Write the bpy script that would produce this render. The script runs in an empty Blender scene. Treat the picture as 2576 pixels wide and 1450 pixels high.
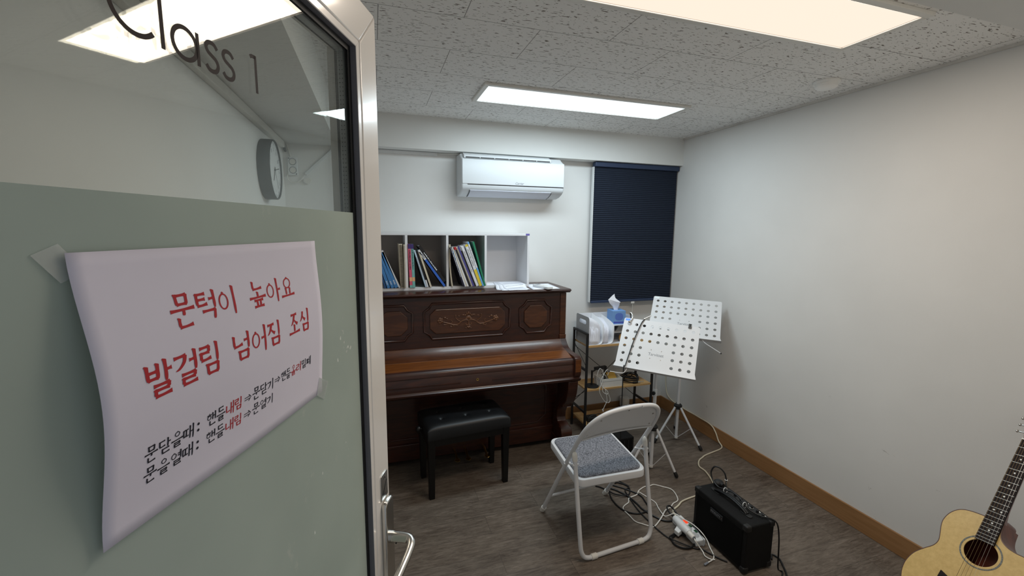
import bpy, bmesh, math, random
from mathutils import Vector, Matrix
random.seed(7)
scn = bpy.context.scene
COL = scn.collection
PI = math.pi

# ------------------------------------------------------------------ camera, world, exposure
cam_d = bpy.data.cameras.new('camera')
cam = bpy.data.objects.new('camera', cam_d)
COL.objects.link(cam)
F_PX, YAW, PITCH, ROLL = 1082.1, 0.310304, 0.135405, -0.009932
cam_d.sensor_fit = 'HORIZONTAL'
cam_d.sensor_width = 36.0
cam_d.lens = F_PX / 2576.0 * 36.0
cam_d.clip_start = 0.01
_f = Vector((math.sin(YAW) * math.cos(PITCH), math.cos(YAW) * math.cos(PITCH), -math.sin(PITCH)))
_r = Vector((math.cos(YAW), -math.sin(YAW), 0))
_d = _f.cross(_r)
_r2 = math.cos(ROLL) * _r + math.sin(ROLL) * _d
_d2 = -math.sin(ROLL) * _r + math.cos(ROLL) * _d
cam.matrix_world = Matrix(((_r2.x, -_d2.x, -_f.x, 0), (_r2.y, -_d2.y, -_f.y, 0), (_r2.z, -_d2.z, -_f.z, 1.70), (0, 0, 0, 1)))
scn.camera = cam

world = bpy.data.worlds.new('hall_daylight')
scn.world = world
world.use_nodes = True
_bg = world.node_tree.nodes['Background']
_bg.inputs[0].default_value = (0.80, 0.84, 0.90, 1)
_bg.inputs[1].default_value = 0.35

vs = scn.view_settings
vs.view_transform = 'Standard'
vs.look = 'None'
vs.gamma = 1.0
vs.use_curve_mapping = False
vs.exposure = 0.0
LAMP_WARM_W, LAMP_COOL_W = 14.5, 18.0

# ------------------------------------------------------------------ room numbers (metres)
XL, XR, YB, ZC = -0.575, 2.615, 3.378, 2.50
YBEAM, ZBEAM = 3.26, 2.27
YF = 0.17

# ------------------------------------------------------------------ materials
def S(r, g, b):
    def c(v):
        v /= 255.0
        return v / 12.92 if v <= 0.04045 else ((v + 0.055) / 1.055) ** 2.4
    return (c(r), c(g), c(b), 1.0)

_mats = {}
def mat(name, col, rough=0.5, metal=0.0, spec=0.5, coat=0.0, noise=0.0, nscale=40.0, bump=0.0, bscale=200.0, coat_rough=0.08):
    if name in _mats:
        return _mats[name]
    m = bpy.data.materials.new(name)
    m.use_nodes = True
    nt = m.node_tree
    b = nt.nodes['Principled BSDF']
    b.inputs['Base Color'].default_value = col
    b.inputs['Roughness'].default_value = rough
    b.inputs['Metallic'].default_value = metal
    b.inputs['Specular IOR Level'].default_value = spec
    b.inputs['Coat Weight'].default_value = coat
    b.inputs['Coat Roughness'].default_value = coat_rough
    if noise > 0 or bump > 0:
        tc = nt.nodes.new('ShaderNodeTexCoord')
    if noise > 0:
        n = nt.nodes.new('ShaderNodeTexNoise')
        n.inputs['Scale'].default_value = nscale
        n.inputs['Detail'].default_value = 4
        nt.links.new(tc.outputs['Object'], n.inputs['Vector'])
        r = nt.nodes.new('ShaderNodeValToRGB')
        r.color_ramp.elements[0].position = 0.3
        r.color_ramp.elements[1].position = 0.7
        lo = [max(0, c * (1 - noise)) for c in col[:3]] + [1]
        hi = [min(1, c * (1 + noise)) for c in col[:3]] + [1]
        r.color_ramp.elements[0].color = lo
        r.color_ramp.elements[1].color = hi
        nt.links.new(n.outputs['Fac'], r.inputs['Fac'])
        nt.links.new(r.outputs['Color'], b.inputs['Base Color'])
    if bump > 0:
        n2 = nt.nodes.new('ShaderNodeTexNoise')
        n2.inputs['Scale'].default_value = bscale
        n2.inputs['Detail'].default_value = 3
        nt.links.new(tc.outputs['Object'], n2.inputs['Vector'])
        bp = nt.nodes.new('ShaderNodeBump')
        bp.inputs['Strength'].default_value = bump
        bp.inputs['Distance'].default_value = 0.002
        nt.links.new(n2.outputs['Fac'], bp.inputs['Height'])
        nt.links.new(bp.outputs['Normal'], b.inputs['Normal'])
    _mats[name] = m
    return m

class NG:
    """small node-graph helper"""
    def __init__(self, name):
        self.m = bpy.data.materials.new(name)
        self.m.use_nodes = True
        self.nt = self.m.node_tree
        self.b = self.nt.nodes['Principled BSDF']
        self.out = self.nt.nodes['Material Output']
        _mats[name] = self.m
    def n(self, t, **kw):
        o = self.nt.nodes.new('ShaderNode' + t)
        for k, v in kw.items():
            if k in o.inputs:
                o.inputs[k].default_value = v
            else:
                setattr(o, k, v)
        return o
    def l(self, a, b):
        self.nt.links.new(a, b)
    def obj(self, scale=(1, 1, 1), loc=(0, 0, 0), rot=(0, 0, 0)):
        tc = self.n('TexCoord')
        mp = self.n('Mapping')
        mp.inputs['Scale'].default_value = scale
        mp.inputs['Location'].default_value = loc
        mp.inputs['Rotation'].default_value = rot
        self.l(tc.outputs['Object'], mp.inputs['Vector'])
        return mp.outputs['Vector']
    def ramp(self, fac, stops):
        r = self.n('ValToRGB')
        e = r.color_ramp.elements
        e[0].position, e[0].color = stops[0]
        e[1].position, e[1].color = stops[-1]
        for p, c in stops[1:-1]:
            k = e.new(p)
            k.color = c
        self.l(fac, r.inputs['Fac'])
        return r.outputs['Color']
    def math(self, op, a, b=None):
        o = self.n('Math', operation=op)
        for i, v in enumerate((a, b)):
            if v is None:
                continue
            if isinstance(v, (int, float)):
                o.inputs[i].default_value = v
            else:
                self.l(v, o.inputs[i])
        return o.outputs[0]
    def mix(self, fac, a, b, blend='MIX'):
        o = self.n('Mix', data_type='RGBA', blend_type=blend)
        for s, v in ((o.inputs[0], fac), (o.inputs[6], a), (o.inputs[7], b)):
            if isinstance(v, (int, float, tuple)):
                s.default_value = v
            else:
                self.l(v, s)
        return o.outputs[2]

def floor_mat():
    g = NG('grey_wood_vinyl')
    v = g.obj()
    br = g.n('TexBrick', offset=0.37, Scale=1.0)
    br.inputs['Color1'].default_value = (0.25, 0.25, 0.25, 1)
    br.inputs['Color2'].default_value = (0.75, 0.75, 0.75, 1)
    br.inputs['Mortar'].default_value = (0, 0, 0, 1)
    br.inputs['Mortar Size'].default_value = 0.0012
    br.inputs['Mortar Smooth'].default_value = 0.2
    br.inputs['Brick Width'].default_value = 0.92
    br.inputs['Row Height'].default_value = 0.153
    g.l(v, br.inputs['Vector'])
    # grain: noise stretched along the plank, shifted per plank by its tone
    sh = g.n('VectorMath', operation='ADD')
    g.l(g.obj(scale=(11.0, 72.0, 1)), sh.inputs[0])
    sc = g.n('VectorMath', operation='SCALE')
    g.l(br.outputs['Color'], sc.inputs[0])
    sc.inputs['Scale'].default_value = 37.0
    g.l(sc.outputs[0], sh.inputs[1])
    n1 = g.n('TexNoise', Scale=1.0, Detail=10.0, Roughness=0.78, Distortion=0.7)
    g.l(sh.outputs[0], n1.inputs['Vector'])
    n2 = g.n('TexNoise', Scale=5.0, Detail=5.0, Roughness=0.6)
    g.l(g.obj(scale=(1, 2.2, 1)), n2.inputs['Vector'])
    f = g.math('ADD', g.math('MULTIPLY', n1.outputs['Fac'], 0.72), g.math('MULTIPLY', n2.outputs['Fac'], 0.28))
    col = g.ramp(f, [(0.33, S(58, 50, 44)), (0.44, S(92, 82, 73)), (0.55, S(115, 105, 95)), (0.70, S(143, 132, 121))])
    tone = g.ramp(br.outputs['Color'], [(0.0, (0.86, 0.86, 0.86, 1)), (1.0, (1.08, 1.06, 1.04, 1))])
    col = g.mix(1.0, col, tone, 'MULTIPLY')
    col = g.mix(g.math('MULTIPLY', br.outputs['Fac'], 0.5), col, S(44, 38, 34))
    g.l(col, g.b.inputs['Base Color'])
    g.b.inputs['Roughness'].default_value = 0.42
    g.b.inputs['Specular IOR Level'].default_value = 0.35
    bp = g.n('Bump', Strength=0.12, Distance=0.002)
    g.l(f, bp.inputs['Height'])
    g.l(bp.outputs['Normal'], g.b.inputs['Normal'])
    return g.m

def ceiling_mat():
    g = NG('fissured_ceiling_tile')
    br = g.n('TexBrick', offset=0.5, Scale=1.0)
    br.inputs['Mortar Size'].default_value = 0.0016
    br.inputs['Mortar Smooth'].default_value = 0.1
    br.inputs['Brick Width'].default_value = 0.627
    br.inputs['Row Height'].default_value = 0.3115
    br.inputs['Color1'].default_value = (0.45, 0.45, 0.45, 1)
    br.inputs['Color2'].default_value = (0.55, 0.55, 0.55, 1)
    g.l(g.obj(loc=(0.272, 0.127, 0)), br.inputs['Vector'])
    # short worm-like fissures running along x
    wob = g.n('TexNoise', Scale=24.0, Detail=2.0)
    g.l(g.obj(), wob.inputs['Vector'])
    wv = g.n('VectorMath', operation='SCALE')
    g.l(wob.outputs['Color'], wv.inputs[0])
    wv.inputs['Scale'].default_value = 0.55
    ad = g.n('VectorMath', operation='ADD')
    g.l(g.obj(scale=(36, 150, 1)), ad.inputs[0])
    g.l(wv.outputs[0], ad.inputs[1])
    n1 = g.n('TexNoise', Scale=1.0, Detail=1.5, Roughness=0.5)
    g.l(ad.outputs[0], n1.inputs['Vector'])
    fis = g.ramp(n1.outputs['Fac'], [(0.635, (0, 0, 0, 1)), (0.67, (1, 1, 1, 1))])
    vo = g.n('TexVoronoi', Scale=72.0)
    g.l(g.obj(scale=(1, 1.2, 1)), vo.inputs['Vector'])
    dots = g.ramp(vo.outputs['Distance'], [(0.10, (1, 1, 1, 1)), (0.17, (0, 0, 0, 1))])
    rnd = g.ramp(vo.outputs['Color'], [(0.50, (0, 0, 0, 1)), (0.52, (1, 1, 1, 1))])
    dots = g.mix(1.0, dots, rnd, 'MULTIPLY')
    holes = g.mix(1.0, fis, dots, 'LIGHTEN')
    bw = g.n('RGBToBW')
    g.l(holes, bw.inputs[0])
    col = g.mix(bw.outputs[0], S(240, 239, 236), S(128, 120, 112))
    col = g.mix(g.math('MULTIPLY', br.outputs['Fac'], 0.7), col, S(84, 80, 76))
    g.l(col, g.b.inputs['Base Color'])
    g.b.inputs['Roughness'].default_value = 0.9
    g.b.inputs['Specular IOR Level'].default_value = 0.1
    bp = g.n('Bump', Strength=0.5, Distance=0.003)
    g.l(g.math('MULTIPLY', bw.outputs[0], -1.0), bp.inputs['Height'])
    g.l(bp.outputs['Normal'], g.b.inputs['Normal'])
    return g.m

def wall_mat(name, base, scuff=0.0):
    g = NG(name)
    n1 = g.n('TexNoise', Scale=1.6, Detail=3.0)
    g.l(g.obj(), n1.inputs['Vector'])
    dark = tuple(c * 0.94 for c in base[:3]) + (1,)
    col = g.ramp(n1.outputs['Fac'], [(0.35, dark), (0.65, base)])
    if scuff > 0:
        n2 = g.n('TexNoise', Scale=7.0, Detail=6.0, Roughness=0.7, Distortion=0.8)
        g.l(g.obj(scale=(1, 1, 1.5)), n2.inputs['Vector'])
        sp = g.ramp(n2.outputs['Fac'], [(0.665, (0, 0, 0, 1)), (0.72, (scuff, scuff, scuff, 1))])
        # scuffs only where chairs and bags rub: below 0.9 m
        tc = g.n('TexCoord')
        sx = g.n('SeparateXYZ')
        g.l(tc.outputs['Object'], sx.inputs[0])
        low = g.ramp(sx.outputs['Z'], [(0.45, (1, 1, 1, 1)), (0.95, (0, 0, 0, 1))])
        sp = g.mix(1.0, sp, low, 'MULTIPLY')
        bw = g.n('RGBToBW')
        g.l(sp, bw.inputs[0])
        col = g.mix(bw.outputs[0], col, S(120, 114, 108))
    g.l(col, g.b.inputs['Base Color'])
    g.b.inputs['Roughness'].default_value = 0.75
    g.b.inputs['Specular IOR Level'].default_value = 0.25
    n3 = g.n('TexNoise', Scale=260.0, Detail=2.0)
    g.l(g.obj(), n3.inputs['Vector'])
    bp = g.n('Bump', Strength=0.12, Distance=0.001)
    g.l(n3.outputs['Fac'], bp.inputs['Height'])
    g.l(bp.outputs['Normal'], g.b.inputs['Normal'])
    return g.m

def wood_mat(name, dark, light, scale=(3, 40, 40), rough=0.3, coat=0.6, dist=1.2):
    g = NG(name)
    n1 = g.n('TexNoise', Scale=1.0, Detail=6.0, Roughness=0.62, Distortion=dist)
    g.l(g.obj(scale=scale), n1.inputs['Vector'])
    col = g.ramp(n1.outputs['Fac'], [(0.32, dark), (0.70, light)])
    g.l(col, g.b.inputs['Base Color'])
    g.b.inputs['Roughness'].default_value = rough
    g.b.inputs['Coat Weight'].default_value = coat
    g.b.inputs['Coat Roughness'].default_value = 0.12
    return g.m

def glass_mat(name, tint, f0=0.04):
    g = NG(name)
    lw = g.n('LayerWeight', Blend=0.5)
    p5 = g.math('POWER', lw.outputs['Facing'], 5.0)
    fac = g.math('ADD', g.math('MULTIPLY', p5, 1.0 - f0), f0)
    tr = g.n('BsdfTransparent')
    tr.inputs['Color'].default_value = tint
    gl = g.n('BsdfGlossy')
    gl.inputs['Roughness'].default_value = 0.0
    gl.inputs['Color'].default_value = (0.95, 0.96, 0.94, 1)
    mx = g.n('MixShader')
    g.l(fac, mx.inputs[0])
    g.l(tr.outputs[0], mx.inputs[1])
    g.l(gl.outputs[0], mx.inputs[2])
    g.l(mx.outputs[0], g.out.inputs['Surface'])
    return g.m

def film_mat():
    g = NG('frosted_film')
    n1 = g.n('TexNoise', Scale=22.0, Detail=8.0, Roughness=0.8)
    g.l(g.obj(scale=(1, 1, 0.6)), n1.inputs['Vector'])
    fl = g.ramp(n1.outputs['Fac'], [(0.62, (0, 0, 0, 1)), (0.70, (0.55, 0.55, 0.55, 1))])
    bw = g.n('RGBToBW')
    g.l(fl, bw.inputs[0])
    n2 = g.n('TexNoise', Scale=3.0, Detail=3.0)
    g.l(g.obj(), n2.inputs['Vector'])
    base = g.ramp(n2.outputs['Fac'], [(0.35, S(206, 217, 209)), (0.65, S(218, 228, 220))])
    col = g.mix(bw.outputs[0], base, S(232, 236, 228))
    df = g.n('BsdfDiffuse')
    tl = g.n('BsdfTranslucent')
    g.l(col, df.inputs['Color'])
    g.l(col, tl.inputs['Color'])
    mx = g.n('MixShader')
    mx.inputs[0].default_value = 0.45
    g.l(df.outputs[0], mx.inputs[1])
    g.l(tl.outputs[0], mx.inputs[2])
    g.l(mx.outputs[0], g.out.inputs['Surface'])
    return g.m

def tape_mat():
    g = NG('clear_tape')
    tr = g.n('BsdfTransparent')
    gl = g.n('BsdfGlossy')
    gl.inputs['Roughness'].default_value = 0.25
    df = g.n('BsdfDiffuse')
    df.inputs['Color'].default_value = S(220, 226, 222)
    m1, m2 = g.n('MixShader'), g.n('MixShader')
    m1.inputs[0].default_value = 0.30
    m2.inputs[0].default_value = 0.06
    g.l(tr.outputs[0], m1.inputs[1])
    g.l(df.outputs[0], m1.inputs[2])
    g.l(m1.outputs[0], m2.inputs[1])
    g.l(gl.outputs[0], m2.inputs[2])
    g.l(m2.outputs[0], g.out.inputs['Surface'])
    return g.m

def emit_mat(name, col, strength):
    g = NG(name)
    e = g.n('Emission')
    e.inputs['Color'].default_value = col
    e.inputs['Strength'].default_value = strength
    g.l(e.outputs[0], g.out.inputs['Surface'])
    return g.m

def fabric_mat(name, a, b, scale=420.0):
    g = NG(name)
    n1 = g.n('TexNoise', Scale=1.0, Detail=3.0, Roughness=0.7)
    g.l(g.obj(scale=(scale, scale * 0.35, scale)), n1.inputs['Vector'])
    n2 = g.n('TexNoise', Scale=scale * 0.3, Detail=2.0)
    g.l(g.obj(), n2.inputs['Vector'])
    f = g.math('ADD', g.math('MULTIPLY', n1.outputs['Fac'], 0.65), g.math('MULTIPLY', n2.outputs['Fac'], 0.35))
    col = g.ramp(f, [(0.38, a), (0.62, b)])
    g.l(col, g.b.inputs['Base Color'])
    g.b.inputs['Roughness'].default_value = 0.95
    g.b.inputs['Specular IOR Level'].default_value = 0.1
    bp = g.n('Bump', Strength=0.4, Distance=0.001)
    g.l(f, bp.inputs['Height'])
    g.l(bp.outputs['Normal'], g.b.inputs['Normal'])
    return g.m

def banded_mat(name, z_stops, rough=0.45):
    """flat printed bands along local z (a printed book spine)"""
    g = NG(name)
    tc = g.n('TexCoord')
    sx = g.n('SeparateXYZ')
    g.l(tc.outputs['Object'], sx.inputs[0])
    r = g.n('ValToRGB')
    r.color_ramp.interpolation = 'CONSTANT'
    e = r.color_ramp.elements
    e[0].position, e[0].color = z_stops[0]
    if len(z_stops) > 1:
        e[1].position, e[1].color = z_stops[1]
        for p, c in z_stops[2:]:
            k = e.new(p)
            k.color = c
    g.l(g.math('MULTIPLY', sx.outputs['Z'], 3.0), r.inputs['Fac'])
    g.l(r.outputs['Color'], g.b.inputs['Base Color'])
    g.b.inputs['Roughness'].default_value = rough
    return g.m

M_FLOOR = floor_mat()
M_CEIL = ceiling_mat()
M_WALL = wall_mat('white_wall_paint', S(232, 232, 230))
M_WALLR = wall_mat('scuffed_white_wall_paint', S(226, 225, 222), 0.5)
M_BEAM = wall_mat('white_beam_paint', S(232, 232, 229))
M_BASE = wood_mat('brown_skirting', S(142, 103, 64), S(160, 119, 78), (2, 2, 30), 0.45, 0.1)
M_PVC = mat('beige_white_pvc', S(244, 239, 232), 0.25, coat=0.5)
M_PVCG = mat('grey_pvc_reveal', S(112, 112, 118), 0.5)
M_BLACK = mat('black_rubber', S(20, 20, 21), 0.6)
M_GLASS = glass_mat('clear_glass', (0.935, 0.945, 0.935, 1))
M_FILM = film_mat()
M_ALU = mat('spacer_aluminium', S(150, 152, 150), 0.4, 0.6)
M_CHROME = mat('satin_chrome', S(205, 203, 198), 0.22, 1.0)
M_VINYL = mat('brown_vinyl_letters', S(52, 41, 37), 0.6, spec=0.2)
M_PAPER = mat('white_paper', S(230, 224, 236), 0.85, noise=0.02, nscale=8)
M_PAPER2 = mat('bright_paper', S(236, 238, 246), 0.85)
M_TAPE = tape_mat()
M_RED = mat('red_ink', S(186, 42, 48), 0.8)
M_INK = mat('black_ink', S(28, 26, 38), 0.8)
M_GREYINK = mat('grey_ink', S(120, 124, 132), 0.7)
M_WPLAST = mat('white_plastic', S(222, 225, 226), 0.4)
M_WPLAST2 = mat('aged_white_plastic', S(226, 224, 218), 0.45)
M_WMETAL = mat('white_powder_coat', S(216, 217, 219), 0.42)
M_DGREY = mat('dark_grey_plastic', S(44, 48, 52), 0.55, spec=0.3)
M_NAVY = mat('navy_blind_fabric', S(40, 47, 61), 0.9, spec=0.2, noise=0.08, nscale=300)
M_NAVYRAIL = mat('navy_blind_rail', S(44, 58, 86), 0.5)
M_PIANO = wood_mat('dark_mahogany', S(36, 13, 7), S(68, 31, 15), (4, 30, 30), 0.36, 0.22)
M_PIANOLID = wood_mat('orange_mahogany', S(84, 43, 15), S(122, 70, 28), (3, 30, 30), 0.32, 0.3)
M_PIANOPAN = wood_mat('panel_mahogany', S(58, 28, 12), S(90, 50, 24), (4, 30, 30), 0.36, 0.22)
M_CARVE = wood_mat('carved_mahogany', S(86, 52, 30), S(116, 76, 48), (12, 30, 30), 0.35, 0.4)
M_BRASS = mat('brass', S(196, 160, 90), 0.3, 1.0)
M_LEATHER = mat('black_leatherette', S(15, 16, 18), 0.42, spec=0.4, bump=0.25, bscale=500)
M_BLKWOOD = mat('black_lacquer', S(11, 10, 10), 0.4, spec=0.35)
M_BMETAL = mat('black_metal', S(26, 26, 28), 0.45)
M_SHELFWOOD = wood_mat('pale_oak_board', S(178, 136, 84), S(206, 168, 112), (4, 40, 40), 0.5, 0.1)
M_SHELFW = mat('white_melamine', S(226, 227, 230), 0.45)
M_SHELFBACK = mat('brown_grey_backing', S(182, 174, 169), 0.7)
M_FABRIC = fabric_mat('grey_tweed', S(62, 64, 70), S(156, 158, 166))
M_TOLEX = mat('black_tolex', S(14, 14, 15), 0.7, spec=0.25, bump=0.6, bscale=700)
M_GRILLE = mat('black_speaker_cloth', S(8, 8, 8), 0.9, spec=0.15, bump=0.4, bscale=900)
M_CABLEB = mat('black_cable', S(18, 18, 20), 0.45)
M_CABLEW = mat('white_cable', S(228, 226, 220), 0.4)
M_CABLEC = mat('cream_cable', S(216, 208, 186), 0.45)
M_SPRUCE = wood_mat('spruce_top', S(206, 172, 104), S(222, 190, 122), (60, 60, 60), 0.4, 0.3, 0.2)
M_MAHOG = wood_mat('red_mahogany_side', S(92, 44, 34), S(128, 66, 50), (20, 20, 6), 0.3, 0.6)
M_EBONY = mat('dark_fretboard', S(34, 24, 22), 0.65, spec=0.25, noise=0.2, nscale=90)
M_STEEL = mat('bright_steel', S(212, 210, 204), 0.3, 1.0)
M_FRET = mat('fret_wire', S(176, 172, 164), 0.4, 0.8)
M_STRING = mat('bronze_string', S(120, 100, 72), 0.45, 0.7)
M_PEARL = mat('pearl_dot', S(225, 225, 220), 0.3)
M_HOLE = mat('sound_hole_dark', S(30, 22, 18), 0.8)
M_ROSETTE = mat('grey_rosette', S(112, 112, 102), 0.4, noise=0.5, nscale=220)
M_BIND = mat('brown_binding', S(92, 62, 52), 0.4)

# ------------------------------------------------------------------ mesh builder
class MB:
    def __init__(self):
        self.v, self.f, self.mi, self.cur = [], [], [], 0
    def use(self, i):
        self.cur = i
        return self
    def add(self, vs, fs):
        o = len(self.v)
        self.v += [Vector(p) for p in vs]
        for f in fs:
            self.f.append([o + i for i in f])
            self.mi.append(self.cur)
        return self
    def box(self, lo, hi):
        x0, y0, z0 = lo
        x1, y1, z1 = hi
        return self.add([(x0, y0, z0), (x1, y0, z0), (x1, y1, z0), (x0, y1, z0), (x0, y0, z1), (x1, y0, z1), (x1, y1, z1), (x0, y1, z1)],
                        [(0, 3, 2, 1), (4, 5, 6, 7), (0, 1, 5, 4), (1, 2, 6, 5), (2, 3, 7, 6), (3, 0, 4, 7)])
    def obox(self, c, ax, ay, az, sx, sy, sz):
        c, ax, ay, az = Vector(c), Vector(ax), Vector(ay), Vector(az)
        vs = []
        for k in (-.5, .5):
            for i, j in ((-.5, -.5), (.5, -.5), (.5, .5), (-.5, .5)):
                vs.append(c + ax * sx * i + ay * sy * j + az * sz * k)
        return self.add(vs, [(0, 3, 2, 1), (4, 5, 6, 7), (0, 1, 5, 4), (1, 2, 6, 5), (2, 3, 7, 6), (3, 0, 4, 7)])
    def rod(self, p0, p1, w, h, up=(0, 0, 1)):
        """rectangular bar between two points"""
        p0, p1 = Vector(p0), Vector(p1)
        d = (p1 - p0)
        L = d.length
        d.normalize()
        s = d.cross(Vector(up))
        if s.length < 1e-4:
            s = d.cross(Vector((1, 0, 0)))
        s.normalize()
        u = s.cross(d)
        return self.obox((p0 + p1) / 2, d, s, u, L, w, h)
    def cyl(self, p0, p1, r0, r1=None, seg=20, cap=True):
        r1 = r0 if r1 is None else r1
        p0, p1 = Vector(p0), Vector(p1)
        d = (p1 - p0).normalized()
        a = d.orthogonal().normalized()
        b = d.cross(a)
        vs, fs = [], []
        for p, r in ((p0, r0), (p1, r1)):
            for i in range(seg):
                t = 2 * PI * i / seg
                vs.append(p + (a * math.cos(t) + b * math.sin(t)) * r)
        for i in range(seg):
            j = (i + 1) % seg
            fs.append((i, j, seg + j, seg + i))
        if cap:
            fs.append(tuple(reversed(range(seg))))
            fs.append(tuple(range(seg, 2 * seg)))
        return self.add(vs, fs)
    def tube(self, path, r, seg=10, closed=False, cap=True, radii=None, flat=None):
        P = [Vector(p) for p in path]
        n = len(P)
        T = []
        for i in range(n):
            a = P[i - 1] if (i > 0 or closed) else P[i]
            b = P[(i + 1) % n] if (i < n - 1 or closed) else P[i]
            T.append((b - a).normalized())
        N = T[0].orthogonal().normalized()
        if flat is not None:
            N = (Vector(flat) - T[0] * Vector(flat).dot(T[0])).normalized()
        vs, fs = [], []
        for i in range(n):
            if flat is not None:
                q = Vector(flat)
                N2 = q - T[i] * q.dot(T[i])
                if N2.length > 1e-5:
                    N = N2.normalized()
            else:
                N = (N - T[i] * N.dot(T[i]))
                N = N.normalized() if N.length > 1e-6 else T[i].orthogonal().normalized()
            B = T[i].cross(N)
            rr = radii[i] if radii else r
            for k in range(seg):
                t = 2 * PI * k / seg
                vs.append(P[i] + (N * math.cos(t) + B * math.sin(t)) * rr)
        m = n if closed else n - 1
        for i in range(m):
            for k in range(seg):
                a = i * seg + k
                b = i * seg + (k + 1) % seg
                c = ((i + 1) % n) * seg + (k + 1) % seg
                d = ((i + 1) % n) * seg + k
                fs.append((a, b, c, d))
        if cap and not closed:
            fs.append(tuple(reversed(range(seg))))
            fs.append(tuple(range((n - 1) * seg, n * seg)))
        return self.add(vs, fs)
    def lathe(self, prof, c, axis=(0, 0, 1), seg=28):
        c, d = Vector(c), Vector(axis).normalized()
        a = d.orthogonal().normalized()
        b = d.cross(a)
        vs, fs = [], []
        for r, h in prof:
            for i in range(seg):
                t = 2 * PI * i / seg
                vs.append(c + d * h + (a * math.cos(t) + b * math.sin(t)) * max(r, 1e-5))
        for k in range(len(prof) - 1):
            for i in range(seg):
                j = (i + 1) % seg
                fs.append((k * seg + i, k * seg + j, (k + 1) * seg + j, (k + 1) * seg + i))
        fs.append(tuple(reversed(range(seg))))
        fs.append(tuple(range((len(prof) - 1) * seg, len(prof) * seg)))
        return self.add(vs, fs)
    def ball(self, c, rx, ry=None, rz=None, seg=14, rings=8, ax=None):
        ry = rx if ry is None else ry
        rz = rx if rz is None else rz
        ax = ax or (Vector((1, 0, 0)), Vector((0, 1, 0)), Vector((0, 0, 1)))
        c = Vector(c)
        vs, fs = [], []
        for i in range(1, rings):
            ph = PI * i / rings
            for k in range(seg):
                t = 2 * PI * k / seg
                vs.append(c + ax[0] * rx * math.sin(ph) * math.cos(t) + ax[1] * ry * math.sin(ph) * math.sin(t) + ax[2] * rz * math.cos(ph))
        top = len(vs)
        vs += [c + ax[2] * rz, c - ax[2] * rz]
        for i in range(rings - 2):
            for k in range(seg):
                j = (k + 1) % seg
                fs.append((i * seg + k, (i + 1) * seg + k, (i + 1) * seg + j, i * seg + j))
        for k in range(seg):
            j = (k + 1) % seg
            fs.append((top, k, j))
            fs.append((top + 1, (rings - 2) * seg + j, (rings - 2) * seg + k))
        return self.add(vs, fs)
    def prism(self, outline, fn, d0, d1):
        """outline: list of 2-D points; fn(a, b, d) -> 3-D point; extruded from d0 to d1"""
        n = len(outline)
        vs = [fn(a, b, d0) for a, b in outline] + [fn(a, b, d1) for a, b in outline]
        fs = [tuple(range(n)), tuple(reversed(range(n, 2 * n)))]
        for i in range(n):
            j = (i + 1) % n
            fs.append((j, i, n + i, n + j))
        return self.add(vs, fs)
    def ribbon(self, pts, w, fn, closed=False):
        """flat ribbon of width w along 2-D pts, fn(a, b) -> 3-D point"""
        n = len(pts)
        L, R = [], []
        for i in range(n):
            a = pts[i - 1] if (i > 0 or closed) else pts[i]
            b = pts[(i + 1) % n] if (i < n - 1 or closed) else pts[i]
            tx, ty = b[0] - a[0], b[1] - a[1]
            k = math.hypot(tx, ty) or 1
            nx, ny = -ty / k, tx / k
            L.append((pts[i][0] + nx * w / 2, pts[i][1] + ny * w / 2))
            R.append((pts[i][0] - nx * w / 2, pts[i][1] - ny * w / 2))
        vs = [fn(*p) for p in L] + [fn(*p) for p in R]
        m = n if closed else n - 1
        return self.add(vs, [(i, (i + 1) % n, n + (i + 1) % n, n + i) for i in range(m)])

def cat(pts, sub=6, closed=False):
    P = [Vector(p) for p in pts]
    n = len(P)
    out = []
    m = n if closed else n - 1
    for i in range(m):
        p0 = P[i - 1] if (i > 0 or closed) else P[0] * 2 - P[1]
        p1 = P[i]
        p2 = P[(i + 1) % n]
        p3 = P[(i + 2) % n] if (i + 2 < n or closed) else P[-1] * 2 - P[-2]
        for k in range(sub):
            t = k / sub
            out.append(0.5 * ((2 * p1) + (p2 - p0) * t + (2 * p0 - 5 * p1 + 4 * p2 - p3) * t * t + (3 * p1 - p0 - 3 * p2 + p3) * t ** 3))
    if not closed:
        out.append(P[-1])
    return out

def rrect(x0, y0, x1, y1, r, seg=5):
    o = []
    for cx, cy, a in ((x1 - r, y1 - r, 0), (x0 + r, y1 - r, 90), (x0 + r, y0 + r, 180), (x1 - r, y0 + r, 270)):
        for k in range(seg + 1):
            t = math.radians(a + 90 * k / seg)
            o.append((cx + r * math.cos(t), cy + r * math.sin(t)))
    return o

# ------------------------------------------------------------------ objects
WM = {}      # world matrix of every root / part (parts sit at their root's frame)
def thing(name, label, category, loc=(0, 0, 0), rotz=0.0, group=None):
    o = bpy.data.objects.new(name, None)
    COL.objects.link(o)
    o.empty_display_size = 0.05
    o.location = loc
    o.rotation_euler = (0, 0, rotz)
    WM[o] = Matrix.Translation(Vector(loc)) @ Matrix.Rotation(rotz, 4, 'Z')
    o['label'] = label
    o['category'] = category
    if group:
        o['group'] = group
    return o

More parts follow.
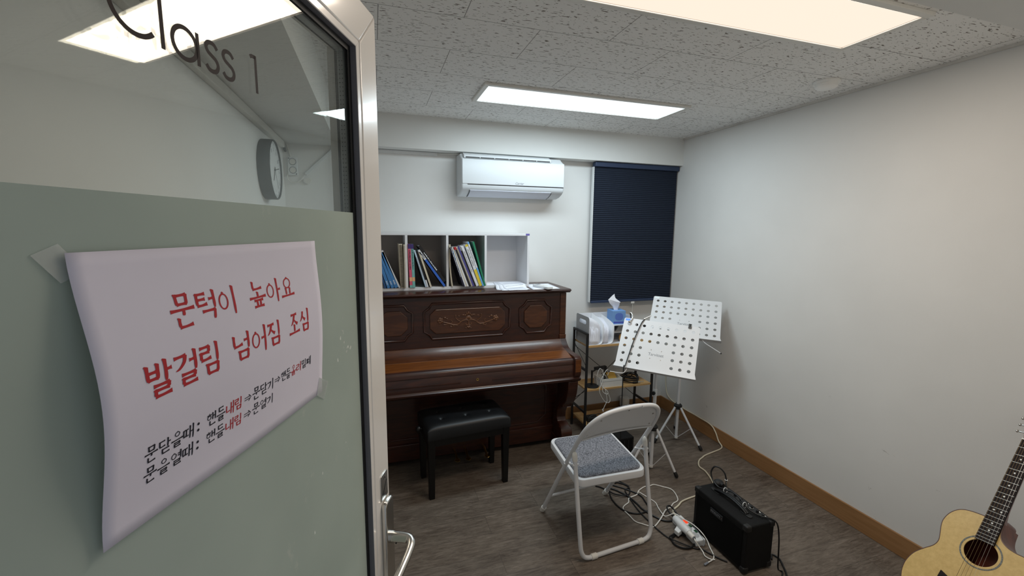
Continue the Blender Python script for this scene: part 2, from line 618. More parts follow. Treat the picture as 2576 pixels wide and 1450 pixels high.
def part(name, mb, m, parent=None, local=False, smooth=True, bevel=0.0, bseg=2, solid=0.0, loc=None, label=None, subsurf=0, angle=40):
    """one mesh object; vertices are given in world space unless local=True"""
    me = bpy.data.meshes.new(name)
    vs = mb.v
    if parent is not None and not local:
        inv = WM[parent].inverted()
        vs = [inv @ v for v in vs]
    elif parent is None:
        base = Vector(loc) if loc is not None else Vector((0, 0, 0))
        if not local:
            vs = [v - base for v in vs]
    me.from_pydata([tuple(v) for v in vs], [], mb.f)
    ms = m if isinstance(m, (list, tuple)) else [m]
    for k in ms:
        me.materials.append(k)
    if len(ms) > 1:
        me.polygons.foreach_set('material_index', mb.mi)
    bm = bmesh.new()
    bm.from_mesh(me)
    bmesh.ops.recalc_face_normals(bm, faces=bm.faces)
    bm.to_mesh(me)
    bm.free()
    if smooth:
        me.polygons.foreach_set('use_smooth', [True] * len(me.polygons))
        try:
            me.set_sharp_from_angle(angle=math.radians(angle))
        except Exception:
            pass
    me.update()
    o = bpy.data.objects.new(name, me)
    COL.objects.link(o)
    if parent is not None:
        o.parent = parent
        WM[o] = WM[parent]
    else:
        if loc is not None:
            o.location = loc
        WM[o] = Matrix.Translation(Vector(loc) if loc is not None else Vector((0, 0, 0)))
    if solid:
        k = o.modifiers.new('thickness', 'SOLIDIFY')
        k.thickness = solid
        k.offset = 0
    if bevel > 0:
        k = o.modifiers.new('edge', 'BEVEL')
        k.width = bevel
        k.segments = bseg
        k.limit_method = 'ANGLE'
        k.angle_limit = math.radians(35)
        k.harden_normals = False
    if subsurf:
        k = o.modifiers.new('soft', 'SUBSURF')
        k.levels = subsurf
        k.render_levels = subsurf
    if label:
        o['label'] = label
    return o

def tag(o, label, category, group=None):
    o['label'] = label
    o['category'] = category
    if group:
        o['group'] = group
    return o

def struct(name, mb, m, **kw):
    o = part(name, mb, m, smooth=False, **kw)
    o['kind'] = 'structure'
    return o

def text_mesh(body, shear=0.0, offset=0.0, spacing=1.0):
    c = bpy.data.curves.new('lettering', 'FONT')
    c.body = body
    c.size = 1.0
    c.shear = shear
    c.offset = offset
    c.space_character = spacing
    o = bpy.data.objects.new('lettering', c)
    COL.objects.link(o)
    dg = bpy.context.evaluated_depsgraph_get()
    dg.update()
    me = bpy.data.meshes.new_from_object(o.evaluated_get(dg))
    vs = [(v.co.x, v.co.y) for v in me.vertices]
    fs = [tuple(p.vertices) for p in me.polygons]
    bpy.data.objects.remove(o)
    bpy.data.curves.remove(c)
    bpy.data.meshes.remove(me)
    return vs, fs

def text_fit(mb, body, x0, x1, y0, y1, fn, **kw):
    """lettering stretched to a rectangle; fn(x, y) -> 3-D"""
    vs, fs = text_mesh(body, **kw)
    if not vs:
        return
    ax, bx = min(v[0] for v in vs), max(v[0] for v in vs)
    ay, by = min(v[1] for v in vs), max(v[1] for v in vs)
    pts = [fn(x0 + (v[0] - ax) / (bx - ax) * (x1 - x0), y0 + (v[1] - ay) / (by - ay) * (y1 - y0)) for v in vs]
    mb.add(pts, fs)

# ================================================================== STRUCTURE
struct('floor', MB().box((XL - 0.12, -0.6, -0.06), (XR + 0.12, YB + 0.12, 0)), M_FLOOR)
struct('ceiling', MB().box((XL - 0.12, YF - 0.12, ZC), (XR + 0.12, YB + 0.12, ZC + 0.06)), M_CEIL)
struct('wall_back', MB().box((XL - 0.12, YB, 0), (XR + 0.12, YB + 0.12, ZC)), M_WALL)
struct('wall_right', MB().box((XR, YF - 0.12, 0), (XR + 0.12, YB, ZC)), M_WALLR)
struct('wall_left', MB().box((XL - 0.12, YF - 0.12, 0), (XL, YB, ZC)), M_WALL)
DOX0, DOX1, DOZ = -0.40, 0.62, 2.16
struct('wall_front', MB().box((XL, YF - 0.12, 0), (DOX0, YF, ZC)).box((DOX1, YF - 0.12, 0), (XR, YF, ZC)).box((DOX0, YF - 0.12, DOZ), (DOX1, YF, ZC)), M_WALL)
struct('trim_1', MB().box((XL, YBEAM, ZBEAM), (XR, YB, ZC)), M_BEAM)                    # beam along the back wall
struct('trim_2', MB().box((XL, YF, ZBEAM), (-0.225, YBEAM, ZC)), M_BEAM)                 # boxed duct along the left wall
struct('trim_3', MB().box((-0.225, YF, 2.28), (XR, 0.815, ZC)), M_BEAM)                  # beam over the doorway
struct('trim_4', MB().box((XR - 0.014, 0.815, ZC - 0.013), (XR, YBEAM, ZC)), mat('ceiling_edge', S(214, 211, 205), 0.9, noise=0.12, nscale=9))      # ceiling edge strip
struct('baseboard_back', MB().box((1.40, YB - 0.012, 0), (XR, YB, 0.112)).box((XL + 0.012, YB - 0.012, 0), (-0.16, YB, 0.112)), M_BASE, bevel=0.003)
struct('baseboard_right', MB().box((XR - 0.012, YF, 0), (XR, YB - 0.012, 0.115)), M_BASE, bevel=0.003)
struct('baseboard_left', MB().box((XL, YF, 0), (XL + 0.012, YB, 0.112)), M_BASE, bevel=0.003)

# ------------------------------------------------------------------ door
AZ = math.radians(22.4)
U = Vector((math.sin(AZ), math.cos(AZ), 0))
FREE = Vector((0.016, 0.970, 0))
DW = 0.88
HINGE = FREE - U * DW
door = bpy.data.objects.new('door_1', None)
COL.objects.link(door)
door.location = (HINGE.x, HINGE.y, 0)
door.rotation_euler = (0, 0, PI / 2 - AZ)
door['kind'] = 'structure'
WM[door] = Matrix.Translation(HINGE) @ Matrix.Rotation(PI / 2 - AZ, 4, 'Z')
Z0, Z1, FW = 0.13, 2.120, 0.090
def D(x, y, z):          # x measured from the free edge
    return Vector((x + DW, y, z))
fr = MB()
def mitre_bar(a0, a1, b0, b1, y0, y1):
    vs = [D(*p[:1], y, p[1]) for y in (y0, y1) for p in (a0, a1, b1, b0)]
    fr.add(vs, [(0, 1, 2, 3), (7, 6, 5, 4), (0, 4, 5, 1), (1, 5, 6, 2), (2, 6, 7, 3), (3, 7, 4, 0)])
oc = [(0, Z0), (0, Z1), (-DW, Z1), (-DW, Z0)]
ic = [(-FW, Z0 + FW), (-FW, Z1 - FW), (-DW + FW, Z1 - FW), (-DW + FW, Z0 + FW)]
mc = [(-FW + 0.013, Z0 + FW - 0.013), (-FW + 0.013, Z1 - FW + 0.013), (-DW + FW - 0.013, Z1 - FW + 0.013), (-DW + FW - 0.013, Z0 + FW - 0.013)]
for i in range(4):
    j = (i + 1) % 4
    mitre_bar(oc[i], oc[j], mc[i], mc[j], 0.0, 0.062)
part('door_frame', fr, M_PVC, door, local=True, smooth=False, bevel=0.0035, bseg=3)
gb = MB()
fr2 = fr
fr = gb
for i in range(4):
    j = (i + 1) % 4
    mitre_bar(mc[i], mc[j], ic[i], ic[j], 0.0015, 0.0148)
    mitre_bar(mc[i], mc[j], ic[i], ic[j], 0.0375, 0.058)
part('glazing_bead', gb, M_PVC, door, local=True, smooth=False, bevel=0.001)
gl_ = MB()
fr = gl_
ic3 = [(a - 0.0008 if a > -0.4 else a + 0.0008, b + 0.0008 if b < 1 else b - 0.0008) for a, b in ic]
for i in range(4):
    j = (i + 1) % 4
    mitre_bar(ic[i], ic[j], ic3[i], ic3[j], 0.0022, 0.0143)
part('reveal_strip', gl_, M_PVCG, door, local=True, smooth=False)
gk = MB()
fr = gk
kc = [(-FW - 0.011, Z0 + FW + 0.011), (-FW - 0.011, Z1 - FW - 0.011), (-DW + FW + 0.011, Z1 - FW - 0.011), (-DW + FW + 0.011, Z0 + FW + 0.011)]
ic2 = [(a + (0.002 if a > -0.4 else -0.002), b) for a, b in ic]
for i in range(4):
    j = (i + 1) % 4
    mitre_bar(ic2[i], ic2[j], kc[i], kc[j], 0.0128, 0.01495)
    mitre_bar(ic2[i], ic2[j], kc[i], kc[j], 0.0371, 0.0385)
part('gasket', gk, M_BLACK, door, local=True, smooth=False)
sp = MB()
fr = sp
sc_ = [(a - 0.013 if a > -0.4 else a + 0.013, b + 0.013 if b < 1 else b - 0.013) for a, b in ic]
for i in range(4):
    j = (i + 1) % 4
    mitre_bar(ic[i], ic[j], sc_[i], sc_[j], 0.0195, 0.0323)
part('spacer_bar', sp, M_ALU, door, local=True, smooth=False)
dots = MB()
zz = Z1 - FW - 0.03
while zz > 1.0:
    for yy in (0.0235, 0.0285):
        dots.box(D(-FW - 0.0134, yy - 0.0007, zz - 0.0008), D(-FW - 0.01295, yy + 0.0007, zz + 0.0008))
    zz -= 0.0075
part('spacer_perforation', dots, M_DGREY, door, local=True, smooth=False)
part('glass_pane', MB().box(D(-DW + FW - 0.004, 0.015, Z0 + FW - 0.004), D(-FW + 0.004, 0.019, Z1 - FW + 0.004)), M_GLASS, door, local=True, smooth=False)
part('glass_pane', MB().box(D(-DW + FW - 0.004, 0.033, Z0 + FW - 0.004), D(-FW + 0.004, 0.037, Z1 - FW + 0.004)), M_GLASS, door, local=True, smooth=False)
part('frosted_film', MB().box(D(-DW + FW, 0.0145, Z0 + FW), D(-FW, 0.01485, 1.7285)), M_FILM, door, local=True, smooth=False)
rs = random.Random(4)
pk = [(-0.255, 1.290, .0022), (-0.163, 1.270, .0016), (-0.161, 1.283, .0014), (-0.170, 1.301, .0020), (-0.288, 1.205, .0026), (-0.118, 1.480, .0012), (-0.122, 1.440, .0010), (-0.106, 1.452, .0010), (-0.150, 1.478, .0014), (-0.180, 1.395, .0010)]
for k in range(16):
    pk.append((-0.165 + rs.gauss(0, .018), 1.500 + rs.gauss(0, .030), rs.uniform(.0006, .0028)))
sk = MB()
for a, b, r in pk:
    n = 9
    vs = [D(a + r * rs.uniform(.5, 1.2) * math.cos(2 * PI * i / n), 0.0143, b + 1.5 * r * rs.uniform(.5, 1.2) * math.sin(2 * PI * i / n)) for i in range(n)]
    sk.add(vs, [tuple(range(n))])
so_ = part('film_speck', sk, mat('pale_speck', S(222, 228, 220), 0.8), door, local=True, smooth=False)
so_['kind'] = 'stuff'
# door lettering (vinyl on the front of the glass)
lt = MB()
fnl = lambda a, b: D(a, 0.0146, b)
def arc(cx, cz, r, a0, a1, n=40, ry=None):
    ry = r if ry is None else ry
    return [(cx + r * math.cos(math.radians(a0 + (a1 - a0) * k / n)), cz + ry * math.sin(math.radians(a0 + (a1 - a0) * k / n))) for k in range(n + 1)]
SW = 0.0046
lt.ribbon(arc(-0.5205, 1.8930, 0.0236, 44, 316), SW, fnl)
lt.ribbon([(-0.4935, 1.9215), (-0.4935, 1.8675)], SW, fnl)
lt.ribbon(arc(-0.4672, 1.8832, 0.0150, 0, 360)[:-1], SW, fnl, closed=True)
lt.ribbon([(-0.4508, 1.9000), (-0.4508, 1.8670)], SW, fnl)
for cx in (-0.4318, -0.4072):
    pts = [Vector((cx + a, 1.8833 + b, 0)) for a, b in ((0.0082, 0.0098), (0.0045, 0.0138), (-0.0005, 0.0148), (-0.0055, 0.0130), (-0.0075, 0.0085), (-0.0050, 0.0040), (0.0005, 0.0012), (0.0060, -0.0020), (0.0082, -0.0072), (0.0060, -0.0125), (0.0005, -0.0148), (-0.0050, -0.0138), (-0.0088, -0.0098))]
    lt.ribbon([(p.x, p.y) for p in cat(pts, 5)], SW, fnl)
lt.ribbon([(-0.3592, 1.9120), (-0.3592, 1.8670)], SW, fnl)
lt.ribbon([(-0.3690, 1.9080), (-0.3655, 1.9096), (-0.3592, 1.9098)], SW, fnl)
part('vinyl_lettering', lt, M_VINYL, door, local=True, smooth=False, label='brown vinyl lettering reading Class 1')
# lock plate, handle
lp = MB().prism(rrect(-0.052, 1.098, -0.014, 1.158, 0.004), lambda a, b, d: D(a, d, b), -0.0022, 0.0002)
pl = part('lock_plate', lp, M_CHROME, door, local=True, bevel=0.0006)
mk = MB().box(D(-0.050, -0.0025, 1.100), D(-0.0495, -0.0021, 1.156)).ribbon([(-0.043, 1.110), (-0.021, 1.137)], 0.003, lambda a, b: D(a, -0.0025, b)).ribbon(arc(-0.033, 1.142, 0.006, 0, 150, 10), 0.0012, lambda a, b: D(a, -0.0025, b)).ribbon(arc(-0.033, 1.112, 0.005, 180, 330, 10), 0.0012, lambda a, b: D(a, -0.0025, b))
part('lock_slot', mk, M_DGREY, pl, local=True, smooth=False)
hp = MB().prism(rrect(-0.052, 0.86, -0.006, 1.094, 0.012), lambda a, b, d: D(a, d, b), -0.012, 0.0002)
hd = part('door_handle', hp, M_CHROME, door, local=True, bevel=0.004, bseg=4)
lv = MB().cyl(D(-0.026, -0.011, 0.998), D(-0.026, -0.019, 0.998), 0.0135, seg=24)
path = cat([D(-0.026, -0.017, 0.998), D(-0.026, -0.040, 0.998), D(-0.029, -0.055, 0.997), D(-0.042, -0.063, 0.995), D(-0.066, -0.064, 0.991), D(-0.100, -0.062, 0.986), D(-0.140, -0.060, 0.982)], 5)
n_ = len(path)
lv.tube(path, 0.012, seg=16, radii=[0.0125 - 0.0035 * min(1, i / (n_ * 0.6)) for i in range(n_)])
part('lever', lv, M_CHROME, hd, local=True)
part('set_screw', MB().cyl(D(-0.0340, -0.026, 0.9915), D(-0.0365, -0.026, 0.9885), 0.0018, seg=10), M_BLACK, hd, local=True)
# fixed frame of the doorway
df = MB()
df.box((DOX0, YF - 0.12, 0), (DOX0 + 0.05, YF + 0.01, DOZ)).box((DOX1 - 0.05, YF - 0.12, 0), (DOX1, YF + 0.01, DOZ)).box((DOX0 + 0.05, YF - 0.12, DOZ - 0.05), (DOX1 - 0.05, YF + 0.01, DOZ)).box((DOX0 + 0.05, YF - 0.12, 0), (DOX1 - 0.05, YF + 0.01, 0.12))
struct('trim_5', df, M_PVC, bevel=0.003)

# ------------------------------------------------------------------ paper sign taped on the door
SX0, SX1, SZ0, SZ1 = -0.606, -0.244, 1.429, 1.679
def sheet(x, y, lift=0.0):
    a, b = x / 0.364, y / 0.257
    bow = 0.005 * (1 - a) + 0.0150 * math.sin(PI * min(1, max(0, b))) ** 1.7 * (1 - 0.6 * a) + 0.003 * math.sin(PI * a) ** 2 * (1 - b)
    return WM[door] @ D(SX0 + (SX1 - SX0) * a, 0.0138 - bow - lift, SZ0 + (SZ1 - SZ0) * b)
sg = thing('paper_sign', 'white paper sign with red and black Korean notice taped on the glass door', 'sign', tuple(sheet(0.182, 0)))
sm = MB()
nx, ny = 28, 22
vs_ = [sheet(0.364 * i / nx, 0.257 * j / ny) for j in range(ny + 1) for i in range(nx + 1)]
sm.add(vs_, [(j * (nx + 1) + i, j * (nx + 1) + i + 1, (j + 1) * (nx + 1) + i + 1, (j + 1) * (nx + 1) + i) for j in range(ny) for i in range(nx)])
part('sheet', sm, M_PAPER, sg, solid=0.0003)
# brush-written Korean lettering: every syllable is put together from its strokes
CHO = 'ㄱㄲㄴㄷㄸㄹㅁㅂㅃㅅㅆㅇㅈㅉㅊㅋㅌㅍㅎ'
JUNG = 'ㅏㅐㅑㅒㅓㅔㅕㅖㅗㅘㅙㅚㅛㅜㅝㅞㅟㅠㅡㅢㅣ'
JONG = ' ㄱㄲㄳㄴㄵㄶㄷㄹㄺㄻㄼㄽㄾㄿㅀㅁㅂㅄㅅㅆㅇㅈㅊㅋㅌㅍㅎ'
HS, VS, DS, LS, RS, CI = 'h', 'v', 'd', 'l', 'r', 'o'       # across, down, dot, sweep left, sweep right, ring
CON = {
    'ㄱ': [(HS, [(0, .93), (.95, .96)]), (VS, [(.90, .98), (.86, .5), (.80, 0)])],
    'ㄱi': [(HS, [(0, .90), (.95, .94)]), (LS, [(.90, .96), (.78, .5), (.40, .12), (.08, 0)])],
    'ㄴ': [(VS, [(.10, 1), (.08, .55), (.10, .12)]), (HS, [(.06, .10), (.5, .10), (1, .20)])],
    'ㄷ': [(HS, [(.02, .93), (.95, .96)]), (VS, [(.12, .93), (.10, .5), (.12, .1)]), (HS, [(.08, .08), (.5, .07), (1, .14)])],
    'ㄹ': [(HS, [(.02, .97), (.90, .99)]), (VS, [(.88, 1.0), (.84, .58)]), (HS, [(.08, .55), (.88, .57)]), (VS, [(.12, .56), (.10, .08)]), (HS, [(.08, .04), (.5, .03), (1, .10)])],
    'ㅁ': [(VS, [(.12, 1), (.14, .5), (.16, .02)]), (HS, [(.12, .93), (.90, .96)]), (VS, [(.88, .98), (.86, .5), (.84, .02)]), (HS, [(.16, .08), (.86, .10)])],
    'ㅂ': [(VS, [(.12, 1), (.13, .5), (.15, .02)]), (VS, [(.88, 1), (.87, .5), (.85, .02)]), (HS, [(.14, .52), (.87, .54)]), (HS, [(.15, .08), (.86, .10)])],
    'ㅅ': [(LS, [(.52, 1), (.46, .62), (.24, .22), (0, 0)]), (RS, [(.46, .60), (.66, .28), (1, .04)])],
    'ㅇ': [(DS, [(.46, 1.08), (.52, .96)]), (CI, [])],
    'ㅈ': [(HS, [(.05, .93), (.92, .96)]), (LS, [(.56, .94), (.42, .5), (.2, .16), (0, 0)]), (RS, [(.44, .52), (.68, .24), (1, .02)])],
    'ㅌ': [(HS, [(.02, .95), (.92, .97)]), (HS, [(.12, .52), (.86, .54)]), (VS, [(.12, .95), (.10, .5), (.12, .1)]), (HS, [(.08, .06), (.5, .05), (1, .12)])],
    'ㅍ': [(HS, [(.05, .93), (.95, .96)]), (VS, [(.32, .92), (.35, .15)]), (VS, [(.68, .94), (.65, .15)]), (HS, [(0, .08), (1, .12)])],
    'ㅎ': [(DS, [(.42, 1.12), (.54, .98)]), (HS, [(.02, .80), (.98, .84)]), (CI, 'low')],
}
CON['ㄸ'] = [(k, [(x * .47, y) for x, y in p]) for k, p in CON['ㄷ']] + [(k, [(.52 + x * .48, y) for x, y in p]) for k, p in CON['ㄷ']]
VOW = {
    'ㅣ': [(VS, [(.62, 1.04), (.64, .5), (.62, -.04)])],
    'ㅏ': [(VS, [(.45, 1.04), (.47, .5), (.45, -.04)]), (HS, [(.50, .52), (.98, .54)])],
    'ㅓ': [(VS, [(.74, 1.04), (.76, .5), (.74, -.04)]), (HS, [(.18, .54), (.72, .56)])],
    'ㅕ': [(VS, [(.74, 1.04), (.76, .5), (.74, -.04)]), (HS, [(.18, .68), (.72, .70)]), (HS, [(.18, .42), (.72, .44)])],
    'ㅐ': [(VS, [(.30, .98), (.31, .5), (.30, .02)]), (VS, [(.82, 1.05), (.84, .5), (.82, -.05)]), (HS, [(.32, .52), (.82, .54)])],
    'ㅖ': [(VS, [(.46, .98), (.47, .5), (.46, .02)]), (VS, [(.88, 1.05), (.90, .5), (.88, -.05)]), (HS, [(.02, .66), (.46, .68)]), (HS, [(.02, .40), (.46, .42)])],
    'ㅗ': [(VS, [(.50, .98), (.50, .34)]), (HS, [(0, .20), (.5, .22), (1, .28)])],
    'ㅛ': [(VS, [(.36, .98), (.38, .34)]), (VS, [(.66, .98), (.64, .34)]), (HS, [(0, .20), (.5, .22), (1, .28)])],
    'ㅜ': [(HS, [(0, .82), (.5, .84), (1, .90)]), (VS, [(.52, .82), (.53, .4), (.50, -.04)])],
    'ㅡ': [(HS, [(0, .46), (.5, .48), (1, .56)])],
}
def brush(mb, pts, wf, fn):
    P = [(p.x, p.y) for p in cat([(a, b, 0) for a, b in pts], 6)] if len(pts) > 2 else [(pts[0][0] + (pts[1][0] - pts[0][0]) * k / 8, pts[0][1] + (pts[1][1] - pts[0][1]) * k / 8) for k in range(9)]
    n = len(P)
    L, R = [], []
    for i in range(n):
        a, b = P[max(0, i - 1)], P[min(n - 1, i + 1)]
        tx_, ty_ = b[0] - a[0], b[1] - a[1]
        k = math.hypot(tx_, ty_) or 1
        w = wf(i / (n - 1)) / 2
        L.append((P[i][0] - ty_ / k * w, P[i][1] + tx_ / k * w))
        R.append((P[i][0] + ty_ / k * w, P[i][1] - tx_ / k * w))
    mb.add([fn(*p) for p in L] + [fn(*p) for p in R], [(i, i + 1, n + i + 1, n + i) for i in range(n - 1)])
def hangul(mb, ch_, x0, x1, y0, y1, fn, wt):
    c = ord(ch_) - 0xAC00
    i_, m_, f_ = CHO[c // 588], JUNG[(c % 588) // 28], JONG[c % 28]
    tall = m_ in 'ㅣㅏㅓㅕㅐㅖ'
    if tall and f_ == ' ':
        bi, bv, bf = (0.02, .22, .56, .84), (.58, 0, 1.0, 1.0), None
        if m_ in 'ㅐㅖ':
            bi, bv = (0, .24, .46, .82), (.44, 0, 1.0, 1.0)
    elif tall:
        bi, bv, bf = (0.04, .52, .54, .96), (.56, .42, 1.0, 1.0), (.26, .0, .92, .34)
        if m_ in 'ㅐㅖ':
            bi, bv = (0, .50, .46, .96), (.44, .42, 1.0, 1.0)
    elif f_ == ' ':
        bi, bv, bf = (.20, .48, .80, .98), (0, 0.02, 1, .48), None
    else:
        bi, bv, bf = (.22, .71, .80, 1.06), (0, .31, 1, .60), (.22, -.05, .82, .27)
    W_c, H_c = x1 - x0, y1 - y0
    def run(strokes, bx_):
        ax_, ay_, bx2, by2 = bx_
        T = lambda p: (x0 + (ax_ + (bx2 - ax_) * p[0]) * W_c, y0 + (ay_ + (by2 - ay_) * p[1]) * H_c)
        for kind, pts in strokes:
            if kind == CI:
                lo_, hi_ = (0.0, .70) if pts == 'low' else (0.02, .94)
                cx, cy = T((.5, (lo_ + hi_) / 2))
                rx, ry = (bx2 - ax_) * W_c * .40, (by2 - ay_) * H_c * (hi_ - lo_) / 2
                rx = min(rx, ry * 1.15)
                n = 30
                o, q_ = [], []
                for k in range(n):
                    t = 2 * PI * k / n
                    w = wt * (.34 + .16 * abs(math.cos(t + .5)))
                    o.append(fn(cx + (rx + w * .5) * math.cos(t), cy + (ry + w * .5) * math.sin(t)))
                    q_.append(fn(cx + (rx - w * .6) * math.cos(t), cy + (ry - w * .6) * math.sin(t)))
                mb.add(o + q_, [(k, (k + 1) % n, n + (k + 1) % n, n + k) for k in range(n)])
                continue
            Q = [T(p) for p in pts]
            if kind == HS:
                brush(mb, Q, lambda t: wt * (.62 + .36 * (1 - t) ** 6 + .42 * t ** 5), fn)
            elif kind == VS:
                d = Q[0]
                brush(mb, [(d[0] - wt * .55, d[1] + wt * .22), (d[0] + wt * .1, d[1] - wt * .25)], lambda t: wt * (.35 + .45 * t), fn)
                brush(mb, Q, lambda t: wt * (1.02 - .18 * math.sin(PI * min(1, t * 1.3)) - .50 * t ** 6), fn)
            elif kind == DS:
                brush(mb, Q, lambda t: wt * (.3 + .75 * t), fn)
            elif kind == LS:
                brush(mb, Q, lambda t: wt * (1.05 - .80 * t ** 1.5), fn)
            else:
                brush(mb, Q, lambda t: wt * (.45 + .75 * t * t), fn)
    v = VOW[m_]
    if m_ == 'ㅜ' and bf:
        v = [v[0], (VS, [(.52, .82), (.53, .5), (.51, .16)])]
    run(CON['ㄱi'] if (i_ == 'ㄱ' and tall) else CON[i_], bi)
    run(v, bv)
    if bf:
        run(CON[f_], bf)
fs_ = lambda x, y: sheet(x, y, 0.0005)
def words_on(mb, body, x0, x1, y0, y1, heavy):
    n = len(body)
    p = (x1 - x0) / n
    for k, ch_ in enumerate(body):
        hangul(mb, ch_, x0 + p * k + p * .03, x0 + p * (k + 1) - p * .03, y0, y1, fs_, (y1 - y0) * heavy)
for b, x0, x1, y0, y1 in (('문턱이', .078, .171, .178, .208), ('높아요', .192, .291, .178, .207), ('발걸림', .038, .132, .120, .152), ('넘어짐', .150, .247, .120, .151), ('조심', .266, .324, .121, .153)):
    tx = MB()
    words_on(tx, b, x0, x1, y0, y1, .132)
    part('printed_word', tx, M_RED, sg, smooth=False, label='large red word of the notice')
for lab_, black, red, arrows, dts in (
        ('upper small line of the notice', (('문닫을때', .036, .0925, .0600, .0740), ('핸들', .109, .1360, .0605, .0745), ('문닫기', .1825, .2270, .0605, .0745), ('핸들', .2440, .2680, .0620, .0750), ('밀폐', .2975, .3260, .0625, .0755)),
         (('내림', .1370, .1640, .0605, .0745), ('올려', .2685, .2970, .062, .0755)), ((.1680, .0675), (.2290, .0690)), ((.0975, .0635), (.0975, .0705))),
        ('lower small line of the notice', (('문을열때', .036, .0925, .0395, .0530), ('핸들', .109, .1360, .0400, .0530), ('문열기', .1830, .2270, .0405, .0530)),
         (('내림', .1370, .1645, .040, .053),), ((.1680, .0465),), ((.0975, .0430), (.0975, .0500)))):
    tx = MB().use(0)
    for w_ in black:
        words_on(tx, *w_, .128)
    for cx, cy in dts:
        tx.ribbon(arc(cx, cy, 0.0008, 0, 360, 12)[:-1], 0.0015, fs_, closed=True)
    for ax_, cy in arrows:
        for dz in (-0.0014, 0.0014):
            tx.ribbon([(ax_, cy + dz), (ax_ + .0095, cy + dz)], 0.0009, fs_)
        tx.ribbon([(ax_ + .0075, cy + .0040), (ax_ + .0120, cy), (ax_ + .0075, cy - .0040)], 0.0011, fs_)
    tx.use(1)
    for w_ in red:
        words_on(tx, *w_, .128)
    part('printed_line', tx, [M_INK, M_RED], sg, smooth=False, label=lab_)
tp = MB()
def tape_quad(mb, pts):
    mb.add([WM[door] @ D(a, 0.0135 - c, b) for a, b, c in pts], [(0, 1, 2, 3)])
t1 = MB(); tape_quad(t1, [(-.6245, 1.678, 0), (-.606, 1.686, 0), (-.590, 1.664, .0025), (-.609, 1.656, .0022)])
part('adhesive_tape', t1, M_TAPE, sg, smooth=False, solid=0.0003)
t2 = MB(); tape_quad(t2, [(-.254, 1.457, .0015), (-.224, 1.440, 0), (-.240, 1.414, 0), (-.264, 1.430, .0015)])
part('adhesive_tape', t2, M_TAPE, sg, smooth=False, solid=0.0003)

# ================================================================== CEILING LAMPS
def ceiling_lamp(y0, y1, lab, emis_col, emis, light_col, watts, mname):
    x0, x1 = 0.635, 1.945
    t = thing('ceiling_light', lab, 'ceiling light', ((x0 + x1) / 2, (y0 + y1) / 2, ZC), 0, 'ceiling lights')
    w = 0.028
    f = MB()
    f.box((x0 - w, y0 - w, ZC - 0.014), (x1 + w, y0, ZC)).box((x0 - w, y1, ZC - 0.014), (x1 + w, y1 + w, ZC)).box((x0 - w, y0, ZC - 0.014), (x0, y1, ZC)).box((x1, y0, ZC - 0.014), (x1 + w, y1, ZC))
    part('frame', f, M_WPLAST2, t, smooth=False, bevel=0.003)
    part('diffuser', MB().box((x0, y0, ZC - 0.009), (x1, y1, ZC - 0.002)), emit_mat(mname, emis_col, emis), t, smooth=False)
    ld = bpy.data.lights.new('lamp_light', 'AREA')
    ld.shape = 'RECTANGLE'
    ld.size, ld.size_y = x1 - x0 - 0.01, y1 - y0 - 0.01
    ld.energy = watts
    ld.color = light_col
    lo = bpy.data.objects.new('lamp_light', ld)
    COL.objects.link(lo)
    lo.parent = t
    lo.location = (0, 0, -0.0105)
    return t
ceiling_lamp(1.165, 1.452, 'warm white rectangular ceiling light panel above the doorway end of the room', (1.0, 0.81, 0.67, 1), 1.10, (1.0, 0.86, 0.72), LAMP_WARM_W, 'warm_diffuser')
ceiling_lamp(2.440, 2.733, 'cool white rectangular ceiling light panel in front of the air conditioner', (0.86, 0.97, 1.0, 1), 1.35, (0.77, 0.92, 1.0), LAMP_COOL_W, 'cool_diffuser')

sd = thing('smoke_detector', 'round white smoke detector on the ceiling tiles near the right wall', 'smoke detector', (2.33, 1.80, ZC))
part('base', MB().lathe([(0.060, 0), (0.062, -0.006), (0.060, -0.014)], (2.33, 1.80, ZC)), mat('detector_plastic', S(250, 249, 246), 0.5), sd)
part('sensor_cap', MB().lathe([(0.050, -0.014), (0.050, -0.030), (0.042, -0.038), (0.02, -0.041)], (2.33, 1.80, ZC)), mat('detector_plastic', S(250, 249, 246), 0.5), sd)

# ================================================================== LEFT WALL AND BACK WALL FITTINGS
ck = thing('wall_clock', 'round wall clock with deep dark rim on the left wall, seen through the glass', 'clock', (XL, 2.79, 2.02))
CX = (1, 0, 0)
part('rim', MB().lathe([(0.150, 0.0), (0.163, 0.0), (0.165, 0.004), (0.165, 0.058), (0.163, 0.062), (0.158, 0.062), (0.158, 0.030), (0.150, 0.028)], (XL + 0.001, 2.79, 2.02), CX, 56), M_DGREY, ck)
part('dial', MB().lathe([(0.157, 0.0), (0.157, 0.050)], (XL + 0.004, 2.79, 2.02), CX, 56), M_WPLAST, ck)
hm = MB()
XD = XL + 0.0545
for k in range(60):
    a = 2 * PI * k / 60
    r0, r1 = (0.132, 0.150) if k % 5 == 0 else (0.143, 0.150)
    hm.rod((XD, 2.79 + r0 * math.sin(a), 2.02 + r0 * math.cos(a)), (XD, 2.79 + r1 * math.sin(a), 2.02 + r1 * math.cos(a)), 0.004 if k % 5 == 0 else 0.0015, 0.0006, (1, 0, 0))
part('minute_track', hm, M_GREYINK, ck, smooth=False)
fc = lambda a, b: (XD, 2.79 + a, 2.02 + b)
nm = MB()
for k in range(1, 13):
    a = 2 * PI * k / 12
    cx, cy = 0.113 * math.sin(a), 0.113 * math.cos(a)
    w = 0.011 if k < 10 else 0.019
    nm = MB()
    text_fit(nm, str(k), cx - w / 2, cx + w / 2, cy - 0.011, cy + 0.011, lambda p, q: fc(-p, q))
    part('numeral', nm, M_GREYINK, ck, smooth=False)
hh = MB()
